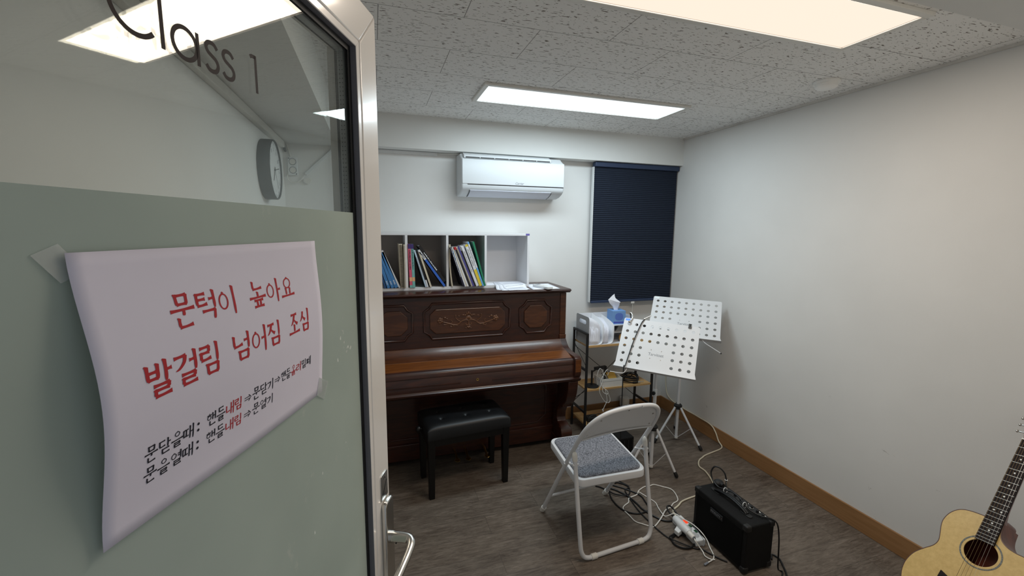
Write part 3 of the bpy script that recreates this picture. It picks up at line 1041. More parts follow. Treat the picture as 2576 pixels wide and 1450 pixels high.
for ln, w, ang in ((0.075, 0.006, 215), (0.115, 0.004, 80), (0.12, 0.0015, 145)):
    a = math.radians(ang)
    hh.rod((XD + 0.002, 2.79 - 0.02 * math.sin(a), 2.02 - 0.02 * math.cos(a)), (XD + 0.002, 2.79 + ln * math.sin(a), 2.02 + ln * math.cos(a)), w, 0.001, (1, 0, 0))
hh.cyl((XD, 2.79, 2.02), (XD + 0.004, 2.79, 2.02), 0.006)
part('hands', hh, M_BLACK, ck, smooth=False)

cd = thing('cable_conduit', 'grey cable duct along the top of the left wall above the clock', 'cable duct', (XL, 2.2, 2.235))
part('duct_cover', MB().box((XL, 0.8, 2.228), (XL + 0.028, 3.30, 2.268)), M_WPLAST2, cd, bevel=0.003)
part('cable_end', MB().tube(cat([(XL + 0.014, 3.29, 2.245), (XL + 0.016, 3.335, 2.240), (XL + 0.02, 3.365, 2.215)]), 0.008), M_DGREY, cd)

ob = thing('socket_box', 'white surface socket box with two round outlets on the back wall beside the clock', 'power outlet', (-0.514, YB, 2.115))
part('box', MB().prism(rrect(-0.545, 2.055, -0.484, 2.178, 0.006), lambda a, b, d: (a, d, b), YB - 0.024, YB), M_WPLAST, ob, bevel=0.003)
for cz in (2.146, 2.090):
    s_ = part('socket_ring', MB().lathe([(0.0215, 0), (0.0235, 0.002), (0.0215, 0.003), (0.020, 0.003), (0.020, 0.0)], (-0.514, YB - 0.0235, cz), (0, -1, 0), 26), M_GREYINK, ob)
    part('socket_well', MB().cyl((-0.514, YB - 0.0236, cz), (-0.514, YB - 0.0246, cz), 0.0195, seg=24), M_WPLAST2, s_)
for px, pz in ((-0.536, 2.168), (-0.493, 2.064)):
    part('screw', MB().cyl((px, YB - 0.0235, pz), (px, YB - 0.026, pz), 0.004, seg=12), M_DGREY, ob)
part('feed_wire', MB().tube(cat([(-0.548, YB - 0.004, 2.262), (-0.535, YB - 0.006, 2.215), (-0.525, YB - 0.010, 2.178)]), 0.004), M_WPLAST2, ob)

rw = thing('diagonal_raceway', 'white cable raceway running diagonally up the back wall right of the socket box', 'cable duct', (-0.35, YB, 2.16))
part('raceway_cover', MB().rod((-0.437, YB - 0.009, 2.066), (-0.235, YB - 0.009, 2.262), 0.018, 0.026, (0, 1, 0)), M_WPLAST, rw, bevel=0.002)
part('loose_cable', MB().tube(cat([(-0.440, YB - 0.010, 2.066), (-0.465, YB - 0.016, 2.030), (-0.505, YB - 0.018, 2.005), (-0.545, YB - 0.018, 2.020), (-0.552, YB - 0.014, 2.055), (-0.540, YB - 0.010, 2.066)]), 0.0035), M_WPLAST2, rw)
part('clip', MB().prism([(0, 0), (0.03, 0.012), (0.045, -0.012), (0.02, -0.035), (-0.01, -0.02)], lambda a, b, d: (-0.445 + a, d, 2.035 + b), YB - 0.016, YB), M_WPLAST2, rw)

rc = thing('horizontal_raceway', 'white cable raceway under the beam left of the air conditioner', 'cable duct', (0.2, YB, 2.26))
part('raceway_cover', MB().box((-0.20, YB - 0.014, 2.246), (0.477, YB, 2.268)), M_WPLAST, rc, bevel=0.002)
part('loose_cable', MB().tube(cat([(0.47, YB - 0.008, 2.262), (0.54, YB - 0.014, 2.260), (0.62, YB - 0.03, 2.262), (0.80, YB - 0.03, 2.264)]), 0.004), M_WPLAST2, rc)

# air conditioner
M_AC = mat('air_conditioner_plastic', S(208, 212, 215), 0.4)
ac = thing('air_conditioner', 'white wall mounted split air conditioner between piano shelf and ceiling beam', 'air conditioner', (1.03, YB, 1.945))
AX0, AX1 = 0.622, 1.437
prof = [(0, 1.948), (0.075, 1.946), (0.130, 1.955), (0.175, 1.972), (0.200, 1.990), (0.208, 2.005), (0.210, 2.022), (0.210, 2.195), (0.205, 2.208), (0.150, 2.240), (0.140, 2.252), (0, 2.256)]
part('body', MB().prism(prof, lambda a, b, d: (d, YB - a, b), AX0, AX1), M_AC, ac, bevel=0.012, bseg=4)
part('front_panel', MB().prism([(0.2095, 2.030), (0.2135, 2.030), (0.2135, 2.200), (0.209, 2.209), (0.205, 2.210)], lambda a, b, d: (d, YB - a, b), AX0 + 0.006, AX1 - 0.004), M_AC, ac, bevel=0.0015)
part('panel_gap', MB().box((AX0 + 0.045, YB - 0.2122, 2.0245), (AX1 - 0.006, YB - 0.209, 2.0285)), M_DGREY, ac, smooth=False)
lq = [(0.088, 1.9445), (0.130, 1.9525), (0.176, 1.9695), (0.199, 1.9860), (0.196, 1.9895), (0.172, 1.9735), (0.128, 1.9570), (0.086, 1.9485)]
part('louver', MB().prism(lq, lambda a, b, d: (d, YB - a - 0.001, b - 0.0015), AX0 + 0.065, AX1 - 0.105), mat('louver_plastic', S(206, 210, 222), 0.4), ac)
for gx in (AX0 + 0.0625, AX1 - 0.1035):
    gp = MB()
    for k in range(3):
        a, b = lq[k], lq[k + 1]
        gp.add([(gx - 0.0025, YB - a[0] - 0.002, a[1] - 0.0018), (gx + 0.0025, YB - a[0] - 0.002, a[1] - 0.0018), (gx + 0.0025, YB - b[0] - 0.002, b[1] - 0.0018), (gx - 0.0025, YB - b[0] - 0.002, b[1] - 0.0018)], [(0, 1, 2, 3)])
    part('louver_gap', gp, M_DGREY, ac, smooth=False, solid=0.0006)
tg = part('top_grille', MB().prism([(0.150, 2.238), (0.205, 2.2125), (0.198, 2.238), (0.150, 2.256)], lambda a, b, d: (d, YB - a, b), AX0 + 0.02, AX1 - 0.11), M_AC, ac, bevel=0.002)
sl = MB()
sx0, sx1 = AX0 + 0.03, AX1 - 0.12
for k in range(6):
    a = sx0 + (sx1 - sx0) * k / 6 + 0.003
    b = sx0 + (sx1 - sx0) * (k + 1) / 6 - 0.003
    sl.box((a, YB - 0.2065, 2.2165), (b, YB - 0.196, 2.2225))
part('slot', sl, M_BLACK, tg, smooth=False)
lg = MB()
text_fit(lg, 'Carrier', 1.035, 1.103, 2.037, 2.053, lambda a, b: (a, YB - 0.2140, b), shear=0.35)
part('maker_lettering', lg, M_GREYINK, ac, smooth=False, solid=0.0004)

# pleated blind
bl = thing('pleated_blind', 'navy blue pleated blind lowered over the window beside the right wall', 'blind', (2.19, 3.315, 1.07))
BX0, BX1, BY = 1.778, 2.598, 3.315
part('head_rail', MB().box((BX0 - 0.004, BY - 0.026, 2.226), (BX1 + 0.010, BY + 0.03, 2.268)), M_NAVYRAIL, bl, bevel=0.006, bseg=3)
pm = MB()
zt, zb, np_ = 2.226, 1.092, 70
vs_, fs_2 = [], []
for k in range(np_ * 2 + 1):
    z = zt + (zb - zt) * k / (np_ * 2)
    y = BY - (0.0065 if k % 2 else 0.0)
    vs_ += [(BX0, y, z), (BX1, y, z)]
    if k:
        i = (k - 1) * 2
        fs_2.append((i, i + 1, i + 3, i + 2))
pm.add(vs_, fs_2)
part('pleated_fabric', pm, M_NAVY, bl, smooth=False, solid=0.002)
part('bottom_rail', MB().box((BX0 + 0.002, BY - 0.014, 1.070), (BX1 + 0.002, BY + 0.010, 1.092)), M_NAVYRAIL, bl, bevel=0.003)
part('side_channel', MB().box((BX0 - 0.010, BY - 0.004, 1.078), (BX0 - 0.003, BY + 0.028, 2.226)), M_WPLAST, bl, smooth=False)
bt = part('bracket', MB().box((2.185, BY - 0.012, 1.052), (2.218, BY - 0.002, 1.070)), M_WPLAST2, bl)
part('pull_cord', MB().tube([(2.203, BY - 0.007, 1.055), (2.2035, BY - 0.006, 0.90), (2.203, BY - 0.006, 0.70)], 0.0015, seg=6), M_WPLAST2, bl)

# ================================================================== PIANO
PXL, PXR, PC = -0.140, 1.388, 0.624
pn = thing('upright_piano', 'dark brown upright piano with carved panel and closed lid against the back wall', 'piano', (PC, 3.10, 0))
cs = MB()
for a, b in ((PXL, PXL + 0.03), (PXR - 0.03, PXR)):
    cs.box((a, 2.985, 0.045), (b, 3.368, 1.238))
cs.box((PXL + 0.03, 3.33, 0.045), (PXR - 0.03, 3.368, 1.238)).box((PXL + 0.03, 2.998, 0.045), (PXR - 0.03, 3.33, 0.085))
part('case', cs, M_PIANO, pn, smooth=False, bevel=0.004)
tl = MB()
tl.prism([(3.372, 1.238), (3.372, 1.262), (2.925, 1.262), (2.912, 1.259), (2.905, 1.252), (2.908, 1.246), (2.918, 1.244), (2.922, 1.236), (2.935, 1.232), (2.96, 1.232), (2.96, 1.238)], lambda a, b, d: (d, a, b), PXL - 0.014, PXR + 0.014)
part('top_lid', tl, M_PIANO, pn, bevel=0.003)
up = MB().box((PXL + 0.03, 2.965, 0.862), (PXR - 0.03, 2.99, 1.238))
upo = part('upper_panel', up, M_PIANO, pn, smooth=False)
for s in (-1, 1):
    pil = MB()
    c = PC + s * (PXR - PC - 0.027)
    pil.box((c - 0.024, 2.958, 0.905), (c + 0.024, 2.985, 1.228)).box((c - 0.027, 2.954, 0.872), (c + 0.027, 2.985, 0.905))
    part('pilaster', pil, M_PIANOPAN, pn, smooth=False, bevel=0.004)
def octo(x0, x1, z0, z1, cx, cz, dip=0.0):
    q = [(x0, z0 + cz), (x0, z1 - cz), (x0 + cx, z1), (x1 - cx, z1), (x1, z1 - cz), (x1, z0 + cz), (x1 - cx, z0), (x0 + cx, z0)]
    if not dip:
        return q
    out = []
    for i in range(8):
        a, b = q[i], q[(i + 1) % 8]
        out.append(a)
        if i % 2 == 1:            # hollowed corners
            mx, mz = (a[0] + b[0]) / 2, (a[1] + b[1]) / 2
            ccx, ccz = (x0 + x1) / 2, (z0 + z1) / 2
            k = math.hypot(ccx - mx, ccz - mz)
            out.append((mx + (ccx - mx) / k * dip, mz + (ccz - mz) / k * dip))
    return out
for (x0, x1, z0, z1, c1, ix0, ix1, iz0, iz1, c2) in ((0.314, 0.934, 0.932, 1.183, 0.055, 0.352, 0.896, 0.968, 1.144, 0.040),
                                                     (1.013, 1.262, 0.933, 1.178, 0.055, 1.046, 1.228, 0.970, 1.142, 0.045),
                                                     (-0.014, 0.235, 0.933, 1.178, 0.055, 0.020, 0.202, 0.970, 1.142, 0.045)):
    o = octo(x0, x1, z0, z1, c1, c1, 0.008)
    part('panel_moulding', MB().tube([(a, 2.963, b) for a, b in o], 0.0085, seg=10, closed=True), M_PIANO, upo)
    i_ = octo(ix0, ix1, iz0, iz1, c2, c2)
    part('inset_panel', MB().prism(i_, lambda a, b, d: (a, d, b), 2.955, 2.966), M_PIANOPAN, upo, bevel=0.005, bseg=2, smooth=False)
def cv(px, py, y=2.953):
    return Vector((PC + (px - 1080) * 0.00058, y, 1.053 - (py + (px - 1080) * 0.052 - 430) * 0.00058))
cr = MB()
for s in (1, -1):
    m_ = lambda p: (1080 + s * (p[0] - 1080), p[1] - (0 if s > 0 else (p[0] - 1080) * -0.104))
    for ln, r in (([(1085, 425), (1110, 415), (1160, 425), (1210, 460), (1260, 462), (1320, 440), (1390, 415)], 0.0042),
                  ([(1180, 430), (1210, 410), (1235, 385), (1240, 360)], 0.003), ([(1260, 462), (1285, 480), (1300, 478), (1300, 462)], 0.0028),
                  ([(1320, 440), (1360, 450), (1385, 445)], 0.003), ([(1300, 450), (1280, 420), (1300, 400)], 0.0025),
                  ([(1085, 425), (1080, 460), (1095, 480), (1115, 470), (1112, 455)], 0.003), ([(1080, 470), (1090, 500), (1110, 520), (1122, 508)], 0.003)):
        cr.tube(cat([cv(*m_(p)) for p in ln], 4), r, seg=7)
    for (px, py, rx, rz) in ((1200, 360, 14, 7), (1145, 352, 22, 8), (1370, 365, 16, 12), (1240, 350, 8, 12), (1345, 380, 14, 6), (1225, 470, 16, 6), (1265, 475, 10, 5), (1105, 400, 22, 7), (1090, 505, 14, 10), (1300, 475, 7, 7)):
        cr.ball(cv(*m_((px, py))), rx * 0.00058, 0.004, rz * 0.00058, 10, 6)
    for k in range(5):           # roses at the ends
        a = 2 * PI * k / 5
        cr.ball(cv(*m_((1425 + 20 * math.cos(a), 395 + 24 * math.sin(a)))), 0.0105, 0.0045, 0.0105, 10, 6)
    cr.ball(cv(*m_((1425, 395)), 2.950), 0.009, 0.005, 0.009, 10, 6)
for px, py, rx, rz in ((1080, 385, 34, 22), (1080, 335, 12, 22), (1060, 345, 10, 18), (1100, 345, 10, 18), (1040, 360, 12, 12), (1120, 360, 12, 12), (1080, 515, 14, 14)):
    cr.ball(cv(px, py), rx * 0.00058, 0.005, rz * 0.00058, 12, 6)
part('carved_ornament', cr, M_CARVE, upo)
fb = MB()
fb.prism([(2.965, 0.872), (2.950, 0.872), (2.938, 0.858), (2.915, 0.838), (2.885, 0.821), (2.846, 0.812), (2.846, 0.79), (2.965, 0.79)], lambda a, b, d: (d, a, b), PXL + 0.05, PXR - 0.05)
fbo = part('fallboard', fb, M_PIANOPAN, pn)
part('lid_flap', MB().prism([(2.8455, 0.8125), (2.735, 0.788), (2.735, 0.766), (2.8455, 0.785)], lambda a, b, d: (d, a, b), PXL + 0.05, PXR - 0.05), M_PIANOLID, fbo, smooth=False, bevel=0.0015)
hg = MB().cyl((PXL + 0.06, 2.846, 0.812), (PXR - 0.06, 2.846, 0.812), 0.0022, seg=8)
part('hinge', hg, M_CARVE, fbo)
part('lid_edge', MB().prism([(2.7352, 0.788), (2.722, 0.784), (2.710, 0.776), (2.704, 0.764), (2.7035, 0.745), (2.7352, 0.745)], lambda a, b, d: (d, a, b), PXL + 0.05, PXR - 0.05), M_PIANO, fbo)
ks = MB().prism([(2.708, 0.744), (2.704, 0.738), (2.704, 0.652), (2.99, 0.652), (2.99, 0.744)], lambda a, b, d: (d, a, b), PXL + 0.05, PXR - 0.05)
ks.rod((-0.05, 2.7035, 0.690), (0.52, 2.7035, 0.690), 0.008, 0.006, (0, 1, 0)).rod((0.735, 2.7035, 0.690), (1.30, 2.7035, 0.690), 0.008, 0.006, (0, 1, 0))
kso = part('key_slip', ks, M_PIANO, pn)
es = MB().lathe([(0.0085, 0), (0.0095, 0.0015), (0.0075, 0.002), (0.006, 0.0008)], (0.632, 2.7038, 0.703), (0, -1, 0), 18)
part('lock_escutcheon', es, M_BRASS, kso)
part('keyhole', MB().cyl((0.632, 2.7030, 0.705), (0.632, 2.7015, 0.705), 0.0035, seg=10).box((0.6305, 2.7015, 0.697), (0.6335, 2.703, 0.705)), M_BLACK, kso)
part('keybed', MB().prism([(2.99, 0.612), (2.715, 0.612), (2.703, 0.618), (2.692, 0.628), (2.690, 0.640), (2.700, 0.646), (2.704, 0.652), (2.99, 0.652)], lambda a, b, d: (d, a, b), PXL - 0.004, PXR + 0.004), M_PIANO, pn)
ckp = [(2.985, 0.652), (2.985, 0.874), (2.958, 0.874), (2.947, 0.862), (2.925, 0.838), (2.895, 0.817), (2.855, 0.806), (2.80, 0.802), (2.705, 0.801), (2.688, 0.794), (2.681, 0.780), (2.681, 0.690), (2.686, 0.666), (2.696, 0.652)]
for a, b in ((PXL, PXL + 0.05), (PXR - 0.05, PXR)):
    cho = part('cheek', MB().prism(ckp, lambda y, z, d: (d, y, z), a, b), M_PIANO, pn, bevel=0.003)
    part('cheek_face', MB().box((a + 0.004, 2.6785, 0.692), (b - 0.004, 2.684, 0.782)), M_PIANOLID, cho, smooth=False, bevel=0.001)
lo_ = part('lower_panel', MB().box((PXL + 0.03, 3.002, 0.085), (PXR - 0.03, 3.02, 0.615)), M_PIANO, pn, smooth=False)
part('panel_moulding', MB().tube([(a, 3.001, b) for a, b in octo(PXL + 0.14, PXR - 0.14, 0.20, 0.55, 0.07, 0.06)], 0.006, seg=8, closed=True), M_PIANO, lo_)
part('plinth', MB().box((PXL + 0.02, 2.982, 0.045), (PXR - 0.02, 3.004, 0.165)), M_PIANO, pn, smooth=False, bevel=0.004)
lgo = [(2.705, 0.615), (2.709, 0.57), (2.718, 0.52), (2.742, 0.46), (2.772, 0.425), (2.795, 0.41), (2.798, 0.385), (2.835, 0.378), (2.872, 0.355), (2.895, 0.31), (2.902, 0.265), (2.888, 0.238), (2.850, 0.228), (2.812, 0.212), (2.793, 0.182), (2.800, 0.147), (2.832, 0.120), (2.885, 0.110), (2.955, 0.110), (2.978, 0.190), (2.972, 0.29), (2.945, 0.38), (2.905, 0.45), (2.882, 0.52), (2.880, 0.615)]
for a, b in ((PXL + 0.008, PXL + 0.085), (PXR - 0.085, PXR - 0.008)):
    lgp = part('leg', MB().prism(lgo, lambda y, z, d: (d, y, z), a, b), M_PIANO, pn, bevel=0.006)
    part('scroll', MB().cyl((a - 0.006, 2.838, 0.172), (b + 0.006, 2.838, 0.172), 0.047, seg=24), M_PIANO, lgp, bevel=0.004)
    part('toe_block', MB().box((a - 0.008, 2.815, 0.05), (b + 0.008, 3.0, 0.110)), M_PIANO, lgp, smooth=False, bevel=0.005)
    part('caster', MB().cyl((a + 0.02, 2.90, 0.026), (b - 0.02, 2.90, 0.026), 0.026, seg=18), M_BRASS, lgp)
for px in (0.52, 0.60, 0.74):
    pd = MB()
    pd.tube(cat([(px, 3.0, 0.075), (px, 2.95, 0.078), (px, 2.90, 0.066), (px, 2.865, 0.058)], 4), 0.008, seg=10, radii=None)
    pd.ball((px, 2.86, 0.060), 0.020, 0.028, 0.006)
    part('pedal', pd, M_BRASS, pn)

# bench
be = thing('piano_bench', 'black padded piano bench with tufted seat in front of the piano', 'bench', (0.536, 2.712, 0), math.radians(5.6))
hx, hy = 0.272, 0.152
bs = MB()
nx, ny = 80, 44
btn = [(x, y) for x in (-0.165, 0.0, 0.165) for y in (-0.055, 0.055)]
def btop(x, y):
    ex = max(0.0, 1 - ((abs(x) / (hx + 0.004)) ** 8))
    ey = max(0.0, 1 - ((abs(y) / (hy + 0.012)) ** 6))
    z = 0.462 + 0.030 * (ex ** 0.5) * (ey ** 0.5)
    for bx, by in btn:
        d = math.hypot(x - bx, y - by)
        z -= 0.012 * math.exp(-(d / 0.011) ** 2) + 0.007 * math.exp(-(d / 0.035) ** 2)
    return z
gx = [-(hx + 0.004) + 2 * (hx + 0.004) * i / nx for i in range(nx + 1)]
gy = [-(hy + 0.012) + 2 * (hy + 0.012) * j / ny for j in range(ny + 1)]
vs_ = [(x, y, btop(x, y)) for y in gy for x in gx]
W_ = nx + 1
fs_2 = [(j * W_ + i, j * W_ + i + 1, (j + 1) * W_ + i + 1, (j + 1) * W_ + i) for j in range(ny) for i in range(nx)]
ring = [i for i in range(W_)] + [j * W_ + nx for j in range(1, ny + 1)] + [ny * W_ + i for i in range(nx - 1, -1, -1)] + [j * W_ for j in range(ny - 1, 0, -1)]
o_ = len(vs_)
vs_ += [(vs_[i][0], vs_[i][1], 0.402) for i in ring]
m_ = len(ring)
for k in range(m_):
    fs_2.append((ring[k], ring[(k + 1) % m_], o_ + (k + 1) % m_, o_ + k))
fs_2.append(tuple(o_ + k for k in range(m_)))
bs.add(vs_, fs_2)
seat = part('seat_cushion', bs, M_LEATHER, be, local=True, angle=60)
for bx, by in btn:
    part('button', MB().ball((bx, by, btop(bx, by) + 0.002), 0.009, 0.009, 0.004), M_LEATHER, seat, local=True)
ap = MB()
ap.box((-hx + 0.02, -hy + 0.002, 0.352), (hx - 0.02, -hy + 0.024, 0.400)).box((-hx + 0.02, hy - 0.024, 0.352), (hx - 0.02, hy - 0.002, 0.400))
ap.box((-hx + 0.002, -hy + 0.02, 0.352), (-hx + 0.024, hy - 0.02, 0.400)).box((hx - 0.024, -hy + 0.02, 0.352), (hx - 0.002, hy - 0.02, 0.400))
part('apron', ap, M_BLKWOOD, be, local=True, smooth=False, bevel=0.002)
for sx in (-1, 1):
    for sy in (-1, 1):
        x, y = sx * (hx - 0.022), sy * (hy - 0.022)
        q = MB()
        vs_ = []
        for z, w, ox in ((0.0, 0.017, 0.0), (0.402, 0.0235, 0.0)):
            vs_ += [(x - w, y - w, z), (x + w, y - w, z), (x + w, y + w, z), (x - w, y + w, z)]
        q.add(vs_, [(0, 3, 2, 1), (4, 5, 6, 7), (0, 1, 5, 4), (1, 2, 6, 5), (2, 3, 7, 6), (3, 0, 4, 7)])
        part('leg', q, M_BLKWOOD, be, local=True, smooth=False, bevel=0.003)
for sx in (-1, 1):
    k = MB().cyl((sx * (hx - 0.005), 0.0, 0.415), (sx * (hx + 0.026), 0.0, 0.415), 0.007).lathe([(0.010, 0), (0.020, 0.004), (0.022, 0.014), (0.018, 0.022), (0.008, 0.026)], (sx * (hx + 0.018), 0.0, 0.415), (sx, 0, 0), 20)
    part('height_knob', k, M_BLKWOOD, be, local=True)

# ================================================================== CUBE SHELF ON THE PIANO
sh = thing('cube_shelf', 'long white open cube shelf standing on top of the piano', 'shelf', (0.525, 3.235, 1.262))
SHX0, SHX1, SY0, SY1, SZ_0, SZ_1 = -0.0785, 1.130, 3.098, 3.372, 1.2625, 1.668
q = MB()
q.box((SHX0, SY0, SZ_1 - 0.015), (SHX1, SY1, SZ_1)).box((SHX0, SY0, SZ_0), (SHX1, SY1, SZ_0 + 0.020))
for x in (-0.070, 0.215, 0.502, 0.786, 1.1215):
    q.box((x - 0.0085, SY0, SZ_0 + 0.020), (x + 0.0085, SY1, SZ_1 - 0.015))
part('boards', q, M_SHELFW, sh, smooth=False, bevel=0.001)
part('back_panel', MB().box((SHX0 + 0.016, SY1 - 0.008, SZ_0 + 0.02), (0.7775, SY1 - 0.002, SZ_1 - 0.015)), M_SHELFBACK, sh, smooth=False)
part('back_panel', MB().box((0.7945, SY1 - 0.008, SZ_0 + 0.02), (1.113, SY1 - 0.002, SZ_1 - 0.015)), M_SHELFW, sh, smooth=False, label='white back panel of the empty cell')
part('tape_patch', MB().box((1.100, SY0 - 0.0008, SZ_1 - 0.013), (1.1302, SY0 + 0.001, SZ_1 + 0.0008)), mat('purple_tape', S(104, 96, 170), 0.5), sh, smooth=False)

def bk(name, r, g, b):
    return mat('book_' + name, S(r, g, b), 0.45)
BC = dict(white=bk('white', 226, 228, 232), cream=bk('cream', 212, 202, 180), navy=bk('navy', 30, 32, 52), black=bk('black', 26, 24, 26), blue=bk('blue', 70, 130, 190), sky=bk('sky', 108, 178, 232), royal=bk('royal', 52, 104, 200),
          dblue=bk('dblue', 44, 82, 130), pink=bk('pink', 214, 92, 118), teal=bk('teal', 122, 182, 176), purple=bk('purple', 62, 46, 108), red=bk('red', 196, 52, 56), yellow=bk('yellow', 226, 200, 62), green=bk('green', 34, 128, 92), dgreen=bk('dgreen', 24, 92, 74),
          slate=bk('slate', 62, 78, 86), violet=bk('violet', 74, 72, 140), grey=bk('grey', 150, 148, 146), pale=bk('pale', 190, 208, 226), peach=bk('peach', 232, 178, 132))
BZ = SZ_0 + 0.0205
SHIFT, Y_SPINE = 0, 3.092
def bx(xz):
    return 0.215 + (xz + SHIFT - 403) * 0.000577
def book(label, bl, br, tl, ytop, main, bands=None, text=None, depth=0.185, y0=None, kind='book', group='books on the piano shelf', spiral=None, curve=0.0, z0=0.0):
    """bl/br: left and right end of the spine at the board; tl: left end at the top"""
    y0 = Y_SPINE if y0 is None else y0
    xb, th, h = bx(bl), (br - bl) * 0.000577, (808 - ytop) * 0.00056 - z0
    dx = bx(tl) - xb
    L = math.hypot(dx, h)
    a = Vector((dx / L, 0, h / L))            # along the spine
    n = Vector((h / L, 0, -dx / L))           # across the spine
    th = th * h / L
    o = Vector((xb, y0, BZ + 0.0003 + z0))
    if dx > 0:
        o.z += 0.0
    t = thing(kind, label, 'book', tuple(o), 0, group)
    def bx_(u0, u1, w0, w1, ya, yb):
        vs = []
        for w in (w0, w1):
            for u, y in ((u0, ya), (u1, ya), (u1, yb), (u0, yb)):
                p = o + n * (u * th) + a * (w * L) + Vector((0, y, 0))
                p.x += curve * math.sin(PI * w)
                vs.append(p)
        return vs
    FC = [(0, 3, 2, 1), (4, 5, 6, 7), (0, 1, 5, 4), (1, 2, 6, 5), (2, 3, 7, 6), (3, 0, 4, 7)]
    ns = 8 if curve else 1
    cvm, pgm, spm = MB(), MB(), MB()
    k = min(0.32, 0.0012 / th)
    for i in range(ns):
        w0, w1 = i / ns, (i + 1) / ns
        cvm.add(bx_(0, k, w0, w1, 0.0006, depth), FC).add(bx_(1 - k, 1, w0, w1, 0.0006, depth), FC)
        pgm.add(bx_(k, 1 - k, max(w0, 0.008), min(w1, 0.992), 0.0008, depth - 0.003), FC)
    part('cover', cvm, BC[main] if isinstance(main, str) else main, t, smooth=False)
    part('page_block', pgm, M_PAPER2, t, smooth=False)
    bands = bands or [(0, 1, main)]
    ms = []
    for w0, w1, c in bands:
        if BC[c] not in ms:
            ms.append(BC[c])
        spm.use(ms.index(BC[c]))
        for i in range(ns):
            f0, f1 = w0 + (w1 - w0) * i / ns, w0 + (w1 - w0) * (i + 1) / ns
            spm.add(bx_(0, 1, f0, f1, -0.0006, 0.0006), FC)
    if spiral:
        sp_ = MB()
        for i in range(34):
            w = 0.03 + 0.94 * i / 33
            sp_.add(bx_(0.12, 0.88, w - 0.006, w + 0.006, -0.0032, -0.0004), FC)
        part('spine', spm, ms, t, smooth=False)
        part('spiral_binding', sp_, BC[spiral], t, smooth=False)
    else:
        part('spine', spm, ms, t, smooth=False)
    if text:
        tm = MB()
        col, w0, w1, n_l = text
        # small illegible title: a row of short printed bars along the spine
        w = w0
        while w < w1:
            ww = random.uniform(0.012, 0.03)
            tm.add(bx_(0.3, 0.3 + random.uniform(0.25, 0.45), w, w + ww, -0.0011, -0.0004), FC)
            w += ww + random.uniform(0.006, 0.014)
        part('title_print', tm, BC[col], t, smooth=False)
    return t
# first visible cell (half hidden by the door)
book('dark blue book at the far left end of the leaning blue books on the shelf', 138, 160, 30, 420, 'dblue')
book('mid blue book leaning third from the white book in the cell by the door', 170, 205, 50, 400, 'blue', text=('white', .1, .2, 1))
book('blue book leaning second from the white book in the cell by the door', 215, 252, 80, 380, 'blue', text=('white', .1, .2, 1))
book('blue book leaning directly against the white book in the cell by the door', 258, 302, 98, 365, 'blue', text=('white', .1, .2, 1))
book('thin white book leaning on the blue books in the cell by the door', 304, 326, 112, 342, 'white')
book('upright notebook with black comb binding beside the thin leaning white book', 326, 366, 314, 256, 'cream', kind='notebook', spiral='black')
book('cream notebook with fine comb binding in front of the shelf divider', 368, 386, 366, 262, 'cream', y0=3.070, kind='notebook', spiral='grey')
# second cell
book('pink book with purple top on its spine', 433, 466, 420, 256, 'pink', [(0, .06, 'teal'), (.06, .15, 'pink'), (.15, .24, 'peach'), (.24, .89, 'pink'), (.89, 1, 'purple')], text=('navy', .42, .86, 1))
book('teal book with purple top beside the pink book', 468, 500, 454, 258, 'teal', [(0, .15, 'teal'), (.15, .24, 'peach'), (.24, .89, 'teal'), (.89, 1, 'purple')], text=('navy', .42, .86, 1))
book('pale blue thin book leaning next to the upright teal book', 622, 642, 488, 336, 'slate', [(0, 1, 'pale')], text=('grey', .3, .8, 1))
book('thin black booklet with white foot on its spine', 644, 662, 520, 346, 'black', [(0, .2, 'white'), (.2, 1, 'black')], kind='booklet')
book('cream booklet leaning beside the thin black booklet', 680, 703, 545, 362, 'cream', kind='booklet')
book('white and royal blue book leaning against the thick black book', 850, 883, 536, 340, 'navy', [(0, .74, 'royal'), (.74, 1, 'white')], text=('navy', .78, .95, 1))
book('thick black book with white title leaning on the shelf divider', 850, 890, 542, 288, 'black', text=('white', .32, .80, 1), y0=3.096, z0=0.0325)
# third cell
book('curved cream booklet at the divider of the third cell', 950, 966, 924, 264, 'cream', curve=-0.008, kind='booklet')
SHIFT, Y_SPINE = -48, 3.060
book('dark navy book with white title leaning in the third cell', 1133, 1155, 970, 300, 'navy', text=('white', .25, .97, 1))
book('thin white booklet right beside the dark navy book', 1157, 1172, 985, 298, 'white', kind='booklet', text=('sky', .7, .9, 1))
book('cream booklet second from the dark navy book', 1174, 1187, 1002, 300, 'cream', kind='booklet')
book('white booklet with a red top on its spine', 1189, 1206, 1008, 298, 'white', [(0, .93, 'white'), (.93, 1, 'red')], kind='booklet')
book('black book with red top beside the red topped booklet', 1208, 1234, 1020, 298, 'black', [(0, .93, 'black'), (.93, 1, 'red')])
book('beige notebook with comb binding in the third cell', 1236, 1256, 1046, 296, 'cream', kind='notebook', spiral='grey')
book('violet book leaning beside the beige notebook', 1258, 1282, 1062, 294, 'violet')
book('thin black book between the violet and the wide white book', 1284, 1302, 1086, 292, 'black', [(0, .9, 'black'), (.9, 1, 'grey')])
book('wide white book next to the yellow footed book', 1304, 1338, 1106, 286, 'white', text=('grey', .35, .85, 1))
book('white book with yellow foot and yellow cap on its spine', 1344, 1380, 1158, 268, 'white', [(0, .40, 'yellow'), (.40, .95, 'white'), (.95, 1, 'yellow')], text=('grey', .5, .88, 1))
book('white book with sky blue foot beside the green folder', 1383, 1404, 1188, 232, 'white', [(0, .42, 'sky'), (.42, .95, 'white'), (.95, 1, 'sky')], text=('grey', .55, .9, 1))
book('tall green folder leaning at the empty cell', 1406, 1430, 1252, 228, 'dgreen', [(0, 1, 'green')], kind='folder')

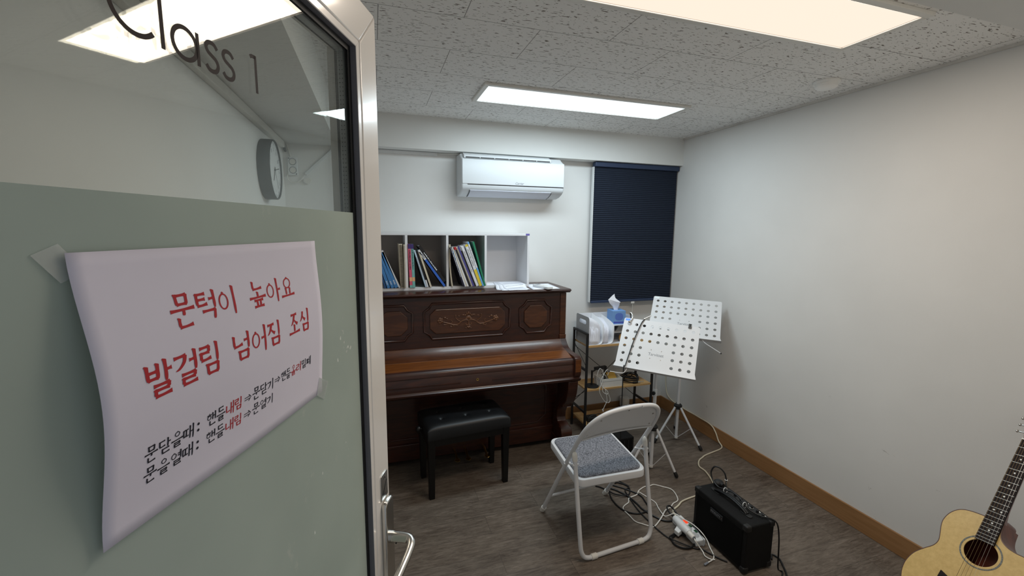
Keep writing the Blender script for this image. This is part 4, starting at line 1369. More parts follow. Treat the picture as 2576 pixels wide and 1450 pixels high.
# papers and remote on the piano
def paper(label, quad, z, lines=0, group=None, name='paper_sheet', climb=False, thick=0.0004):
    """quad: fl, fr, br, bl"""
    fl, fr_, br_, bl_ = [Vector((p[0], p[1], 0)) for p in quad]
    c = (fl + fr_ + br_ + bl_) / 4
    t = thing(name, label, 'paper', (c.x, c.y, z), 0, group)
    def P(u, v, dz=0.0):
        p = (fl * (1 - u) + fr_ * u) * (1 - v) + (bl_ * (1 - u) + br_ * u) * v
        k = 0.0
        if climb:
            s = min(1, max(0, (p.y - 3.035) / 0.055))
            k = 0.0215 * (3 * s * s - 2 * s ** 3)
        return Vector((p.x, p.y, z + k + dz))
    n = 24
    q = MB()
    q.add([P(i / 6, j / n) for j in range(n + 1) for i in range(7)], [(j * 7 + i, j * 7 + i + 1, (j + 1) * 7 + i + 1, (j + 1) * 7 + i) for j in range(n) for i in range(6)])
    part('sheet', q, M_PAPER2, t, solid=thick)
    if lines:
        q = MB()
        for k in range(lines):
            v = 0.12 + 0.72 * k / lines
            for d in (0, 0.012, 0.024):
                q.add([P(0.12, v + d, 0.0005), P(0.9, v + d, 0.0005), P(0.9, v + d + 0.004, 0.0005), P(0.12, v + d + 0.004, 0.0005)], [(0, 1, 2, 3)])
        part('print', q, M_GREYINK, t, smooth=False)
    return t
ZT = 1.2624
paper('white sheet at the bottom of the loose music pages on the piano', ((.843, 2.985), (.95, 2.93), (1.10, 3.30), (.885, 3.26)), ZT + 0.0006, climb=True)
paper('white page in the middle of the loose music pages on the piano', ((.868, 2.935), (1.06, 2.925), (1.095, 3.27), (.90, 3.27)), ZT + 0.0016, 0, climb=True)
paper('printed music page on top of the loose pages on the piano', ((.915, 2.918), (1.085, 2.945), (1.105, 3.25), (.905, 3.24)), ZT + 0.0028, 7, climb=True)
paper('white page lying under the remote control on the piano', ((1.105, 2.935), (1.325, 2.945), (1.350, 3.245), (1.142, 3.235)), ZT + 0.0006, 0)
paper('small white card lying at the foot of the green folder', ((.800, 3.110), (.858, 3.105), (.872, 3.19), (.806, 3.195)), BZ + 0.0010)
rm = thing('remote_control', 'white remote control lying on the page at the right end of the piano', 'remote control', (1.205, 3.000, ZT + 0.0016), math.radians(14))
part('remote_body', MB().prism(rrect(-0.028, -0.100, 0.028, 0.100, 0.014), lambda a, b, d: (a, b, d), 0.0, 0.020), M_WPLAST, rm, local=True, bevel=0.004, bseg=3)
part('display', MB().box((-0.018, 0.045, 0.0198), (0.018, 0.082, 0.0208)), M_GREYINK, rm, local=True, smooth=False)
bb = MB()
for i in range(3):
    for j in range(3):
        bb.box((-0.019 + i * 0.014, -0.03 + j * 0.018, 0.0198), (-0.009 + i * 0.014, -0.021 + j * 0.018, 0.0214))
part('buttons', bb, M_WPLAST2, rm, local=True, smooth=False)

# ================================================================== METAL RACK AND WHAT STANDS ON IT
RX0, RX1, RY0, RY1 = 1.615, 2.245, 3.030, 3.272
rk = thing('shelf_rack', 'black metal rack with three pale wooden boards between piano and corner', 'rack', (1.93, 3.15, 0))
TW = 0.017
for x, nm_ in ((RX0, 'l'), (RX1, 'r')):
    q = MB()
    q.box((x - TW / 2, RY0 - TW / 2, 0.012), (x + TW / 2, RY0 + TW / 2, 0.876)).box((x - TW / 2, RY1 - TW / 2, 0.012), (x + TW / 2, RY1 + TW / 2, 0.876))
    q.box((x - TW / 2, RY0 + TW / 2, 0.859), (x + TW / 2, RY1 - TW / 2, 0.876))
    for z in (0.205, 0.565):
        q.box((x - TW / 2 + .002, RY0 + TW / 2, z - 0.010), (x + TW / 2 - .002, RY1 - TW / 2, z + 0.010))
    sf = part('side_frame', q, M_BMETAL, rk, smooth=False, bevel=0.0015)
    for y in (RY0, RY1):
        part('foot', MB().cyl((x, y, 0), (x, y, 0.014), 0.011), M_BLACK, sf)
q = MB()
for a, b in (((RX0 + .003, RY1 + .004, 0.72), (RX1 - .003, RY1 + .004, 0.20)), ((RX0 + .003, RY1 + .004, 0.20), (RX1 - .003, RY1 + .004, 0.72)), ((RX0, RY1 - .01, 0.745), (RX0, RY0 + .01, 0.60)), ((RX0, RY1 - .01, 0.235), (RX0, RY0 + .01, 0.39))):
    q.cyl(a, b, 0.0025, seg=8)
part('brace_wire', q, M_BMETAL, rk)
for z in (0.085, 0.386, 0.756):
    part('board', MB().box((RX0 + 0.010, RY0 - 0.004, z), (RX1 - 0.010, RY1 + 0.004, z + 0.0155)), M_SHELFWOOD, rk, smooth=False, bevel=0.001)

ZS = 0.7717
og = thing('desk_organizer', 'white plastic desk organizer with file dividers on the top board of the rack', 'organizer', (1.82, 3.15, ZS))
M_ORG = mat('organizer_plastic', S(226, 228, 232), 0.4)
M_ORGS = mat('organizer_grey_panel', S(176, 178, 180), 0.4)
pq = MB()
o1 = rrect(3.035, ZS, 3.262, ZS + 0.232, 0.02)
hole = rrect(3.085, ZS + 0.165, 3.205, ZS + 0.198, 0.015)
def panel_hole(mb, x, outer, inner):
    n = len(outer)
    vs = [(x, a, b) for a, b in outer] + [(x, a, b) for a, b in inner]
    mb.add(vs, [(i, (i + 1) % n, n + (i + 1) % n, n + i) for i in range(n)])
panel_hole(pq, 1.628, o1, hole)
part('end_panel', pq, M_ORGS, og, solid=0.003, smooth=False)
def divider(x, top, front_drop):
    """upright divider that curls into the tray at its foot and is cut lower at the front"""
    q = MB()
    prof_ = [(x, 1.0), (x, 0.30), (x - 0.003, 0.16), (x - 0.012, 0.06), (x - 0.030, 0.012), (x - 0.060, 0.0)]
    n = 10
    vs, fs = [], []
    for j in range(n + 1):
        y = 3.036 + (3.262 - 3.036) * j / n
        t = j / n
        hgt = top * (front_drop + (1 - front_drop) * min(1, (t * 1.15) ** 0.6))
        for a, b in prof_:
            vs.append((a, y, ZS + 0.002 + hgt * b))
    m = len(prof_)
    for j in range(n):
        for k in range(m - 1):
            fs.append((j * m + k, j * m + k + 1, (j + 1) * m + k + 1, (j + 1) * m + k))
    q.add(vs, fs)
    return part('divider', q, M_ORG, og, solid=0.003)
divider(1.762, 0.222, 0.72)
divider(1.858, 0.205, 0.74)
q = MB()
q.box((1.862, 3.040, ZS + 0.150), (2.030, 3.262, ZS + 0.156)).box((1.862, 3.060, ZS + 0.085), (2.030, 3.262, ZS + 0.088)).box((1.63, 3.258, ZS), (2.030, 3.262, ZS + 0.225)).box((2.027, 3.040, ZS), (2.031, 3.262, ZS + 0.225)).box((1.63, 3.036, ZS), (2.030, 3.262, ZS + 0.003))
part('tray', q, M_ORG, og, smooth=False, bevel=0.001)
def paper_stack(label, x0, x1, hgt, seed, n=12, front=False):
    t = thing('paper_stack', label, 'papers', ((x0 + x1) / 2, 3.14, ZS + 0.004))
    rnd = random.Random(seed)
    q = MB()
    for k in range(n):
        x = x0 + (x1 - x0) * k / (n - 1)
        top = hgt - rnd.uniform(0, 0.05)
        lean = rnd.uniform(-0.004, 0.012)
        y0 = 3.046 + rnd.uniform(-0.004, 0.016)
        vs, fs = [], []
        cols = ((0, 0), (0.02, -0.001), (0.3, 0.004), (1, 0))
        for i, (v, b) in enumerate(((0, 0), (0.12, 0.001), (0.5, 0.003), (1.0, 0))):
            for j in range(5):
                y = y0 + (3.25 - y0) * j / 4
                drop = 0.30 * max(0, 1 - j / 2.2) * v
                vs.append((x + lean * v + b, y, ZS + 0.006 + top * (v - drop * v)))
        for i in range(3):
            for j in range(4):
                fs.append((i * 5 + j, i * 5 + j + 1, (i + 1) * 5 + j + 1, (i + 1) * 5 + j))
        q.add(vs, fs)
    part('sheets', q, M_PAPER2, t, solid=0.0007)
    if front:
        q = MB()
        vs, fs = [], []
        for i in range(11):
            u = i / 10
            x = 1.640 + 0.112 * u
            top_ = 0.222 - 0.075 * u ** 1.5
            for j in range(7):
                v = j / 6
                vs.append((x - 0.012 * (1 - v) * u, 3.040 + 0.030 * (2 * u - 1) ** 2 * (0.4 + 0.6 * v) + 0.035 * v * (1 - u) , ZS + 0.005 + top_ * v))
        for i in range(10):
            for j in range(6):
                fs.append((i * 7 + j, (i + 1) * 7 + j, (i + 1) * 7 + j + 1, i * 7 + j + 1))
        q.add(vs, fs)
        part('curled_sheet', q, M_PAPER2, t, solid=0.0006)
    return t
paper_stack('white papers standing in the first slot of the desk organizer', 1.645, 1.715, 0.20, 1, 12, True)
paper_stack('thicker batch of white papers standing in the second slot of the desk organizer', 1.768, 1.815, 0.195, 2, 16)

tb = thing('tissue_box', 'blue square tissue box with a tissue sticking out on the desk organizer', 'tissue box', (1.924, 3.120, ZS + 0.1565), math.radians(-8))
M_TB = mat('tissue_box_blue', S(120, 164, 220), 0.55)
part('carton', MB().box((-0.058, -0.058, 0), (0.058, 0.058, 0.112)), M_TB, tb, local=True, smooth=False, bevel=0.0015)
q = MB()
q.prism(rrect(-0.046, 0.008, 0.048, 0.022, 0.004), lambda a, b, d: (a, d, b), -0.0586, -0.0578)
part('printed_band', q, mat('tissue_box_band', S(70, 84, 176), 0.55), tb, local=True, smooth=False)
q = MB()
q.prism(rrect(-0.034, 0.032, 0.036, 0.094, 0.028, 8), lambda a, b, d: (a, d, b), -0.0586, -0.0578)
part('printed_disc', q, mat('tissue_box_disc', S(92, 124, 204), 0.55), tb, local=True, smooth=False)
q = MB()
n = 12
vs, fs = [], []
prof_t = [(0.016, 0.111), (0.022, 0.135), (0.040, 0.160), (0.052, 0.185), (0.020, 0.215), (0.004, 0.226)]
for k in range(n):
    a = 2 * PI * k / n
    for r, z in prof_t:
        fl = 1 + 0.28 * math.sin(3 * a + z * 30)
        vs.append((-0.006 - (z - 0.11) * 0.12 + r * fl * math.cos(a), 0.42 * r * fl * math.sin(a), z - 0.02 * (z - 0.11) / 0.11 * math.cos(a)))
m = len(prof_t)
for k in range(n):
    for i in range(m - 1):
        fs.append((k * m + i, ((k + 1) % n) * m + i, ((k + 1) % n) * m + i + 1, k * m + i + 1))
q.add(vs, fs)
part('tissue', q, M_PAPER2, tb, local=True, angle=25)

pb = thing('plastic_bag', 'small clear plastic packet in the upper compartment under the tissue box', 'packet', (1.96, 3.12, ZS + 0.0885))
part('packet', MB().prism([(1.915, ZS + 0.090), (1.985, ZS + 0.090), (1.995, ZS + 0.128), (1.945, ZS + 0.142)], lambda a, b, d: (a, d, b), 3.10, 3.112), mat('packet_plastic', S(176, 178, 178), 0.25), pb, bevel=0.003)
tr = thing('tape_roll', 'brown roll of tape standing in the lower compartment of the desk organizer', 'tape roll', (1.965, 3.09, ZS + 0.0035))
part('tape', MB().lathe([(0.024, 0), (0.034, 0), (0.034, 0.018), (0.024, 0.018), (0.024, 0)], (1.965, 3.09, ZS + 0.0375), (0.35, -1, 0), 28), mat('tape_brown', S(196, 152, 88), 0.35), tr)

# middle board
ZM = 0.4017
ph = thing('phone_holder', 'black phone holder with round base on the middle board of the rack', 'holder', (1.705, 3.095, ZM))
part('base_disc', MB().lathe([(0.056, 0), (0.058, 0.003), (0.056, 0.008), (0.02, 0.010)], (1.705, 3.095, ZM), seg=36), M_BLACK, ph)
part('pole', MB().cyl((1.705, 3.100, ZM + 0.008), (1.705, 3.100, ZM + 0.135), 0.0085), M_BMETAL, ph)
part('arm', MB().rod((1.705, 3.105, ZM + 0.120), (1.775, 3.150, ZM + 0.126), 0.010, 0.010), M_BMETAL, ph, bevel=0.002)
part('clamp', MB().obox((1.812, 3.160, ZM + 0.130), (1, 0, 0.05), (0, 1, 0), (-0.05, 0, 1), 0.110, 0.016, 0.028).box((1.856, 3.148, ZM + 0.070), (1.874, 3.172, ZM + 0.142)), M_BMETAL, ph, smooth=False, bevel=0.003)

wb = thing('white_box', 'open white cardboard box holding small things on the middle board of the rack', 'box', (1.862, 3.098, ZM))
bxx = [(1.768, 3.038), (1.957, 3.034), (1.962, 3.156), (1.758, 3.160)]
q = MB()
n = 4
cx_, cy_ = sum(p[0] for p in bxx) / 4, sum(p[1] for p in bxx) / 4
inn = [(cx_ + (p[0] - cx_) * 0.965, cy_ + (p[1] - cy_) * 0.945) for p in bxx]
vs = [(a, b, ZM + z) for z in (0, 0.072) for a, b in bxx] + [(a, b, ZM + z) for z in (0.072, 0.003) for a, b in inn]
fs = [(0, 1, 2, 3), (12, 13, 14, 15)]
for i in range(4):
    j = (i + 1) % 4
    fs += [(i, j, 4 + j, 4 + i), (4 + i, 4 + j, 8 + j, 8 + i), (8 + i, 8 + j, 12 + j, 12 + i)]
q.add(vs, fs)
part('tray', q, M_WPLAST2, wb, smooth=False)
q = MB()
for i in range(4):
    a, b = bxx[i], bxx[(i + 1) % 4]
    q.rod((a[0], a[1], ZM + 0.052), (b[0], b[1], ZM + 0.052), 0.002, 0.003)
part('lid_line', q, M_ORGS, wb, smooth=False)
ke = thing('kraft_envelope', 'yellow kraft packet with a black ring mark inside the white box', 'envelope', (1.905, 3.105, ZM + 0.004))
part('envelope', MB().obox((1.905, 3.112, ZM + 0.055), (1, 0.05, 0), (-0.05, 0.75, 0.62), (0, -0.62, 0.75), 0.082, 0.100, 0.006), mat('kraft_yellow', S(198, 158, 72), 0.7), ke, smooth=False, bevel=0.002)
part('ring_mark', MB().lathe([(0.008, 0), (0.012, 0), (0.012, 0.0008), (0.008, 0.0008), (0.008, 0)], (1.92, 3.09, ZM + 0.0402), (0, -0.62, 0.75), 20), M_INK, ke)
hp_ = thing('headphones', 'black round earphone piece with silver band in the white box', 'headphones', (1.80, 3.075, ZM + 0.004))
part('ear_cup', MB().lathe([(0.010, 0), (0.030, 0.004), (0.034, 0.014), (0.030, 0.026), (0.016, 0.030)], (1.795, 3.085, ZM + 0.062), (0.75, -0.45, 0.25), 26), M_BLACK, hp_)
part('band', MB().tube(cat([(1.797 + 0.036 * math.cos(math.radians(a)) * 0.5, 3.060 - 0.01 * math.cos(math.radians(a)), ZM + 0.062 + 0.038 * math.sin(math.radians(a))) for a in range(-30, 200, 23)], 3), 0.003), M_STEEL, hp_)
part('silver_plug', MB().cyl((1.812, 3.052, ZM + 0.045), (1.826, 3.046, ZM + 0.05), 0.008), M_CHROME, hp_)

cw = thing('white_cable_bundle', 'tangled white charging cable hanging over the front of the middle board', 'cable')
pth = [(1.735, 3.06, ZM + 0.02), (1.725, 3.05, ZM + 0.10), (1.745, 3.045, ZM + 0.165), (1.775, 3.04, ZM + 0.13), (1.765, 3.03, ZM + 0.06), (1.735, 3.018, ZM + 0.0), (1.745, 3.016, ZM - 0.05), (1.79, 3.016, ZM - 0.115), (1.828, 3.016, ZM - 0.125), (1.835, 3.016, ZM - 0.09), (1.80, 3.018, ZM - 0.02), (1.765, 3.022, ZM + 0.012), (1.748, 3.03, ZM + 0.06), (1.79, 3.045, ZM + 0.12), (1.825, 3.06, ZM + 0.145), (1.845, 3.07, ZM + 0.12), (1.835, 3.07, ZM + 0.09)]
part('cord', MB().tube(cat(pth, 6), 0.0026, seg=8), M_CABLEW, cw)
pth = [(1.772, 3.02, ZM + 0.03), (1.762, 3.014, ZM - 0.02), (1.80, 3.012, ZM - 0.05), (1.812, 3.012, ZM - 0.035), (1.79, 3.014, ZM - 0.012), (1.80, 3.012, ZM - 0.07), (1.805, 3.012, ZM - 0.11), (1.785, 3.012, ZM - 0.15), (1.775, 3.012, ZM - 0.175)]
part('cord', MB().tube(cat(pth, 6), 0.0026, seg=8), M_CABLEW, cw)
part('plug', MB().obox((1.770, 3.012, ZM - 0.185), (1, 0, 0.3), (0, 1, 0), (-0.3, 0, 1), 0.010, 0.006, 0.022), M_WPLAST, cw, smooth=False, bevel=0.001)

cc = thing('coiled_audio_cable', 'black coiled audio cable with silver plug on the right end of the middle board', 'cable')
pth = []
for k in range(5 * 14):
    a = 2 * PI * k / 14
    r = 0.082 + 0.012 * math.sin(k * 0.7)
    pth.append((2.075 + r * math.cos(a) + 0.008 * math.sin(k * .31), 3.125 + 0.8 * r * math.sin(a), ZM + 0.010 + 0.010 * (k // 14) + 0.007 * math.sin(k * 0.9)))
part('coil', MB().tube(cat(pth, 3), 0.0045, seg=8), M_CABLEB, cc)
pth = [(2.00, 3.09, ZM + 0.02), (2.005, 3.06, ZM + 0.07), (2.03, 3.05, ZM + 0.10), (2.065, 3.06, ZM + 0.085), (2.07, 3.09, ZM + 0.05), (2.02, 3.14, ZM + 0.03)]
part('coil', MB().tube(cat(pth, 6), 0.0045, seg=8), M_CABLEB, cc)
q = MB().cyl((2.07, 3.046, ZM + 0.012), (2.115, 3.043, ZM + 0.012), 0.0075)
part('plug_sleeve', q, M_CABLEB, cc)
q = MB().cyl((2.115, 3.043, ZM + 0.012), (2.140, 3.042, ZM + 0.012), 0.006).cyl((2.140, 3.042, ZM + 0.012), (2.172, 3.041, ZM + 0.012), 0.0032)
part('plug_tip', q, M_CHROME, cc)

bp_ = thing('power_adapter', 'black power adapter with cord on the lowest board of the rack', 'adapter', (1.705, 3.09, 0.1007))
part('adapter_body', MB().box((1.660, 3.060, 0.1007), (1.760, 3.125, 0.140)), M_BLACK, bp_, smooth=False, bevel=0.006, bseg=3)
part('cord', MB().tube(cat([(1.76, 3.09, 0.125), (1.80, 3.07, 0.15), (1.74, 3.03, 0.18), (1.66, 3.02, 0.175), (1.635, 3.015, 0.13), (1.64, 3.012, 0.06), (1.65, 3.01, 0.006), (1.70, 2.98, 0.006)], 6), 0.0035), M_CABLEB, bp_)

pp = thing('pipe_stub', 'short white pipe stub standing on the floor behind the rack', 'pipe', (2.174, 3.318, 0))
part('pipe', MB().cyl((2.174, 3.318, 0), (2.174, 3.318, 0.150), 0.038, seg=28), M_WPLAST2, pp)
part('collar', MB().lathe([(0.038, 0.085), (0.043, 0.088), (0.043, 0.165), (0.037, 0.168)], (2.174, 3.318, 0), seg=28), M_WPLAST2, pp)

bg = thing('black_case', 'small black case on the floor between folding chair and rack', 'case', (1.71, 2.67, 0))
part('case_body', MB().box((1.62, 2.59, 0.0), (1.795, 2.76, 0.185)), M_TOLEX, bg, smooth=False, bevel=0.008, bseg=3)
q = MB()
for x in (1.64, 1.675, 1.71, 1.745, 1.78):
    q.box((x - 0.004, 2.586, 0.02), (x + 0.004, 2.592, 0.165))
part('ribs', q, M_BLACK, bg, smooth=False)

# ================================================================== MUSIC STANDS
DWD, DHT = 0.505, 0.388
def music_stand(label, base, legs_deg, hub_z, desk_c, yaw, tilt, roll, pole_top, front):
    t = thing('music_stand', label, 'music stand', base, 0, 'white music stands')
    bx0, by0 = base[0], base[1]
    cy, sy = math.cos(yaw), math.sin(yaw)
    r = Vector((cy, sy, 0)); b = Vector((-sy, cy, 0))
    up = Vector((0, 0, 1)) * math.cos(tilt) + b * math.sin(tilt)
    r2 = r * math.cos(roll) + up * math.sin(roll)
    u2 = -r * math.sin(roll) + up * math.cos(roll)
    nn = r2.cross(u2)                       # towards the viewer
    if nn.dot(Vector((0, -1, 0))) < 0:
        nn = -nn
    dc = Vector(desk_c)
    fn = lambda u, v, w=0.0: dc + r2 * u + u2 * v + nn * w
    # desk plate with round holes
    cols = [-DWD / 2 + 0.038 + 0.0536 * k for k in range(9)]
    rows = [DHT / 2 - 0.046 - 0.0575 * k for k in range(6)]
    ex = [-DWD / 2] + [c + 0.0536 / 2 * s for c in (cols[0],) for s in (-1,)] + [(cols[k] + cols[k + 1]) / 2 for k in range(8)] + [cols[8] + 0.0536 / 2 - 0.003, DWD / 2]
    ex[1] = cols[0] - 0.024
    ey = [DHT / 2, rows[0] + 0.026] + [(rows[k] + rows[k + 1]) / 2 for k in range(5)] + [rows[5] - 0.026, -DHT / 2]
    q = MB()
    def corner(xa, xb, ya, yb, sgn):       # rounded upper corner
        rr = 0.012
        pts = [(xa, yb), (xb, yb)]
        if sgn < 0:
            pts = [(xb, yb), (xb, ya)] + [(xa + rr - rr * math.sin(math.radians(a)), ya - rr + rr * math.cos(math.radians(a))) for a in range(0, 91, 15)] + [(xa, yb)]
        else:
            pts = [(xb, yb), (xa, yb), (xa, ya)] + [(xb - rr + rr * math.sin(math.radians(a)), ya - rr + rr * math.cos(math.radians(a))) for a in range(0, 91, 15)]
        q.add([fn(*p) for p in pts], [tuple(range(len(pts)))])
    for j in range(len(ey) - 1):
        for i in range(len(ex) - 1):
            xa, xb, ya, yb = ex[i], ex[i + 1], ey[j], ey[j + 1]
            if j == 0 and i == 0:
                corner(xa, xb, ya, yb, -1); continue
            if j == 0 and i == len(ex) - 2:
                corner(xa, xb, ya, yb, 1); continue
            hole_here = 1 <= i <= 9 and 1 <= j <= 6 and not (j >= 4 and 3 < i < 7)
            if not hole_here:
                q.add([fn(xa, ya), fn(xb, ya), fn(xb, yb), fn(xa, yb)], [(0, 1, 2, 3)])
                continue
            cx, cyy = cols[i - 1], rows[j - 1]
            vs = []
            for k in range(24):
                a = 2 * PI * k / 24
                vs.append(fn(cx + 0.0108 * math.cos(a), cyy + 0.0108 * math.sin(a)))
            for k in range(24):
                a = 2 * PI * k / 24
                ca, sa = math.cos(a), math.sin(a)
                tx_ = ((xb - cx) if ca > 0 else (xa - cx)) / ca if abs(ca) > 1e-6 else 1e9
                ty_ = ((ya - cyy) if sa > 0 else (yb - cyy)) / sa if abs(sa) > 1e-6 else 1e9
                s = min(tx_, ty_)
                vs.append(fn(cx + ca * s, cyy + sa * s))
            fs = [(k, (k + 1) % 24, 24 + (k + 1) % 24, 24 + k) for k in range(24)]
            for qx, qy in ((xb, ya), (xa, ya), (xa, yb), (xb, yb)):
                a = math.atan2(qy - cyy, qx - cx) % (2 * PI)
                k = int(a / (2 * PI / 24)) % 24
                vs.append(fn(qx, qy))
                fs.append((24 + k, 24 + (k + 1) % 24, len(vs) - 1))
            q.add(vs, fs)
    desk = part('desk', q, M_WMETAL, t, smooth=False, solid=0.0016)
    # lower ledge, a little wider than the plate
    lw = DWD / 2 + 0.008
    q = MB()
    pts = [(-DWD / 2, -DHT / 2 + 0.040), (DWD / 2, -DHT / 2 + 0.040), (lw, -DHT / 2 + 0.012), (lw, -DHT / 2 - 0.004), (-lw, -DHT / 2 - 0.004), (-lw, -DHT / 2 + 0.012)]
    q.add([fn(a, c, 0.0012) for a, c in pts], [tuple(range(6))])
    q.add([fn(-lw, -DHT / 2 - 0.004, 0.0012), fn(lw, -DHT / 2 - 0.004, 0.0012), fn(lw, -DHT / 2 - 0.006, 0.034), fn(-lw, -DHT / 2 - 0.006, 0.034)], [(0, 1, 2, 3)])
    part('ledge', q, M_WMETAL, desk, smooth=False, solid=0.0016)
    q = MB()
    for u, v in ((-0.035, -0.028), (0.032, -0.030), (-0.035, -0.092), (0.034, -0.094), (0.0, 0.145)):
        q.cyl(fn(u, v, 0), fn(u, v, 0.002), 0.0032, seg=10)
    part('rivet', q, M_CHROME, desk)
    q = MB()
    text_fit(q, 'Tarvitset', -0.050, 0.050, -0.071, -0.050, lambda a, c: fn(a, c, 0.0011))
    part('lettering', q, M_GREYINK, desk, smooth=False)
    st = part('corner_sticker', MB().obox(fn(-DWD / 2 + 0.026, DHT / 2 - 0.013, 0.001), r2, u2, nn, 0.034, 0.017, 0.0004), mat('blue_sticker', S(70, 140, 250), 0.3) if front else mat('pale_sticker', S(238, 248, 250), 0.3), desk, smooth=False)
    # back bracket and pole
    pt = Vector((bx0, by0, pole_top))
    q = MB().obox(fn(0, -0.06, -0.006), r2, u2, nn, 0.10, 0.09, 0.010)
    bc_ = fn(0, -0.075, -0.01)
    q.rod(bc_, pt + Vector((0, 0, 0.012)), 0.022, 0.012)
    part('tilt_bracket', q, M_BMETAL if front else M_WMETAL, desk, smooth=False, bevel=0.001)
    zj = (hub_z + pole_top) * 0.5 + 0.02
    part('upper_pole', MB().cyl((bx0, by0, zj), pt, 0.0088), M_WMETAL, t)
    part('collar', MB().lathe([(0.0095, 0), (0.014, 0.004), (0.0145, 0.045), (0.012, 0.052)], (bx0, by0, zj - 0.03)), M_WPLAST, t)
    kd = Vector((-0.8, -0.55, 0)).normalized()
    q = MB().cyl(Vector((bx0, by0, zj)) , Vector((bx0, by0, zj)) + kd * 0.026, 0.004).lathe([(0.008, 0), (0.013, 0.003), (0.013, 0.014), (0.008, 0.017)], Vector((bx0, by0, zj)) + kd * 0.024, kd, 10)
    part('clamp_knob', q, M_BLACK, t)
    part('lower_pole', MB().cyl((bx0, by0, 0.022), (bx0, by0, zj), 0.0118), M_WMETAL, t)
    part('pole_cap', MB().cyl((bx0, by0, 0.018), (bx0, by0, 0.032), 0.0155), M_WPLAST2, t)
    q = MB().lathe([(0.014, 0), (0.030, 0.002), (0.032, 0.030), (0.022, 0.040), (0.014, 0.041)], (bx0, by0, hub_z - 0.02), seg=12)
    kd2 = Vector((0.55, 0.8, 0)).normalized()
    q.lathe([(0.006, 0.02), (0.013, 0.03), (0.013, 0.044), (0.008, 0.047)], (bx0, by0, hub_z + 0.008), kd2, 12)
    hub = part('tripod_hub', q, M_BLACK, t)
    for ang, rad in legs_deg:
        a = math.radians(ang)
        dv = Vector((math.cos(a), math.sin(a), 0))
        top = Vector((bx0, by0, hub_z - 0.006)) + dv * 0.026
        foot = Vector((bx0, by0, 0.010)) + dv * rad
        lg_ = part('leg', MB().cyl(top, foot, 0.0085), M_WMETAL, t)
        d_ = (foot - top).normalized()
        part('rubber_foot', MB().tube([foot - d_ * 0.036, foot - d_ * 0.030, foot - d_ * 0.004, foot + d_ * 0.003], 0.012, seg=14, radii=[0.0095, 0.0122, 0.0125, 0.009]), M_BLACK, lg_)
        mid = top + (foot - top) * 0.50
        part('brace', MB().rod(Vector((bx0, by0, 0.030)) + dv * 0.013, mid, 0.010, 0.004), M_WMETAL, lg_, smooth=False)
        q = MB().cyl(top + Vector((dv.y, -dv.x, 0)) * 0.014, top - Vector((dv.y, -dv.x, 0)) * 0.014, 0.004)
        part('pivot_screw', q, M_CHROME, lg_)
    # wire arm that holds pages, swung out under the desk
    if front:
        am = [fn(-0.165, -DHT / 2 - 0.006, 0.02), fn(-0.172, -DHT / 2 - 0.03, 0.02), fn(-0.185, -DHT / 2 - 0.046, 0.022), fn(-0.215, -DHT / 2 - 0.050, 0.024), fn(-0.275, -DHT / 2 - 0.052, 0.026)]
    else:
        am = [fn(0.135, -DHT / 2 - 0.004, 0.012), fn(0.150, -DHT / 2 - 0.022, 0.012), fn(0.165, -DHT / 2 - 0.034, 0.012), fn(0.205, -DHT / 2 - 0.060, 0.012), fn(0.262, -DHT / 2 - 0.098, 0.012)]
    ar = part('page_arm', MB().tube(am, 0.0026, seg=8), M_WMETAL, desk)
    part('arm_tip', MB().ball(am[-1], 0.005), M_BLACK, ar)
    return fn, r2, u2, nn
fn1, r1, u1, n1 = music_stand('white perforated music stand with a black cable, closer to the folding chair', (1.848, 2.448, 0), ((-57, 0.185), (180, 0.19), (62, 0.185)), 0.318, (1.815, 2.41, 0.916), -0.703, 0.705, -0.057, 0.80, True)
fn2, r2_, u2_, n2 = music_stand('white perforated music stand in the corner by the right wall', (2.312, 2.762, 0), ((-73, 0.225), (180, 0.21), (54, 0.20)), 0.290, (2.271, 2.70, 1.035), -0.704, 0.849, -0.034, 0.93, False)

# things clipped on the nearer stand
hc = thing('hanging_cable', 'black instrument cable hung over the nearer music stand down to the floor', 'cable')
p_top = fn1(-0.118, DHT / 2 + 0.004, 0.006)
pth = [fn1(-0.112, DHT / 2 + 0.006, 0.004), fn1(-0.128, DHT / 2 - 0.03, 0.010), fn1(-0.146, 0.08, 0.012), fn1(-0.160, 0.0, 0.012), fn1(-0.172, -0.10, 0.012), fn1(-0.181, -DHT / 2 + 0.006, 0.018), fn1(-0.184, -DHT / 2 - 0.012, 0.040)]
e_ = pth[-1]
pth += [Vector((e_.x - 0.002, e_.y, 0.60)), Vector((e_.x, e_.y, 0.40)), Vector((e_.x + 0.004, e_.y + 0.004, 0.20)), Vector((e_.x, e_.y, 0.06)), Vector((e_.x - 0.02, e_.y - 0.03, 0.006)), Vector((1.57, 2.30, 0.006)), Vector((1.522, 2.268, 0.006)), Vector((1.507, 2.196, 0.006)), Vector((1.493, 2.114, 0.006)), Vector((1.487, 2.034, 0.006)), Vector((1.490, 1.956, 0.006)), Vector((1.492, 1.912, 0.006)), Vector((1.502, 1.844, 0.006)), Vector((1.518, 1.789, 0.006))]
part('cord', MB().tube(cat(pth, 6), 0.0036, seg=10), M_CABLEB, hc)
q = MB().cyl(p_top, p_top + r1 * 0.024 + u1 * 0.020, 0.0045).cyl(p_top + r1 * 0.024 + u1 * 0.020, p_top + r1 * 0.044 + u1 * 0.036, 0.003)
part('plug_tip', q, M_CHROME, hc)
cp = thing('guitar_capo', 'chrome guitar capo clamped on the top edge of the nearer music stand', 'capo', tuple(fn1(-0.205, DHT / 2, 0)))
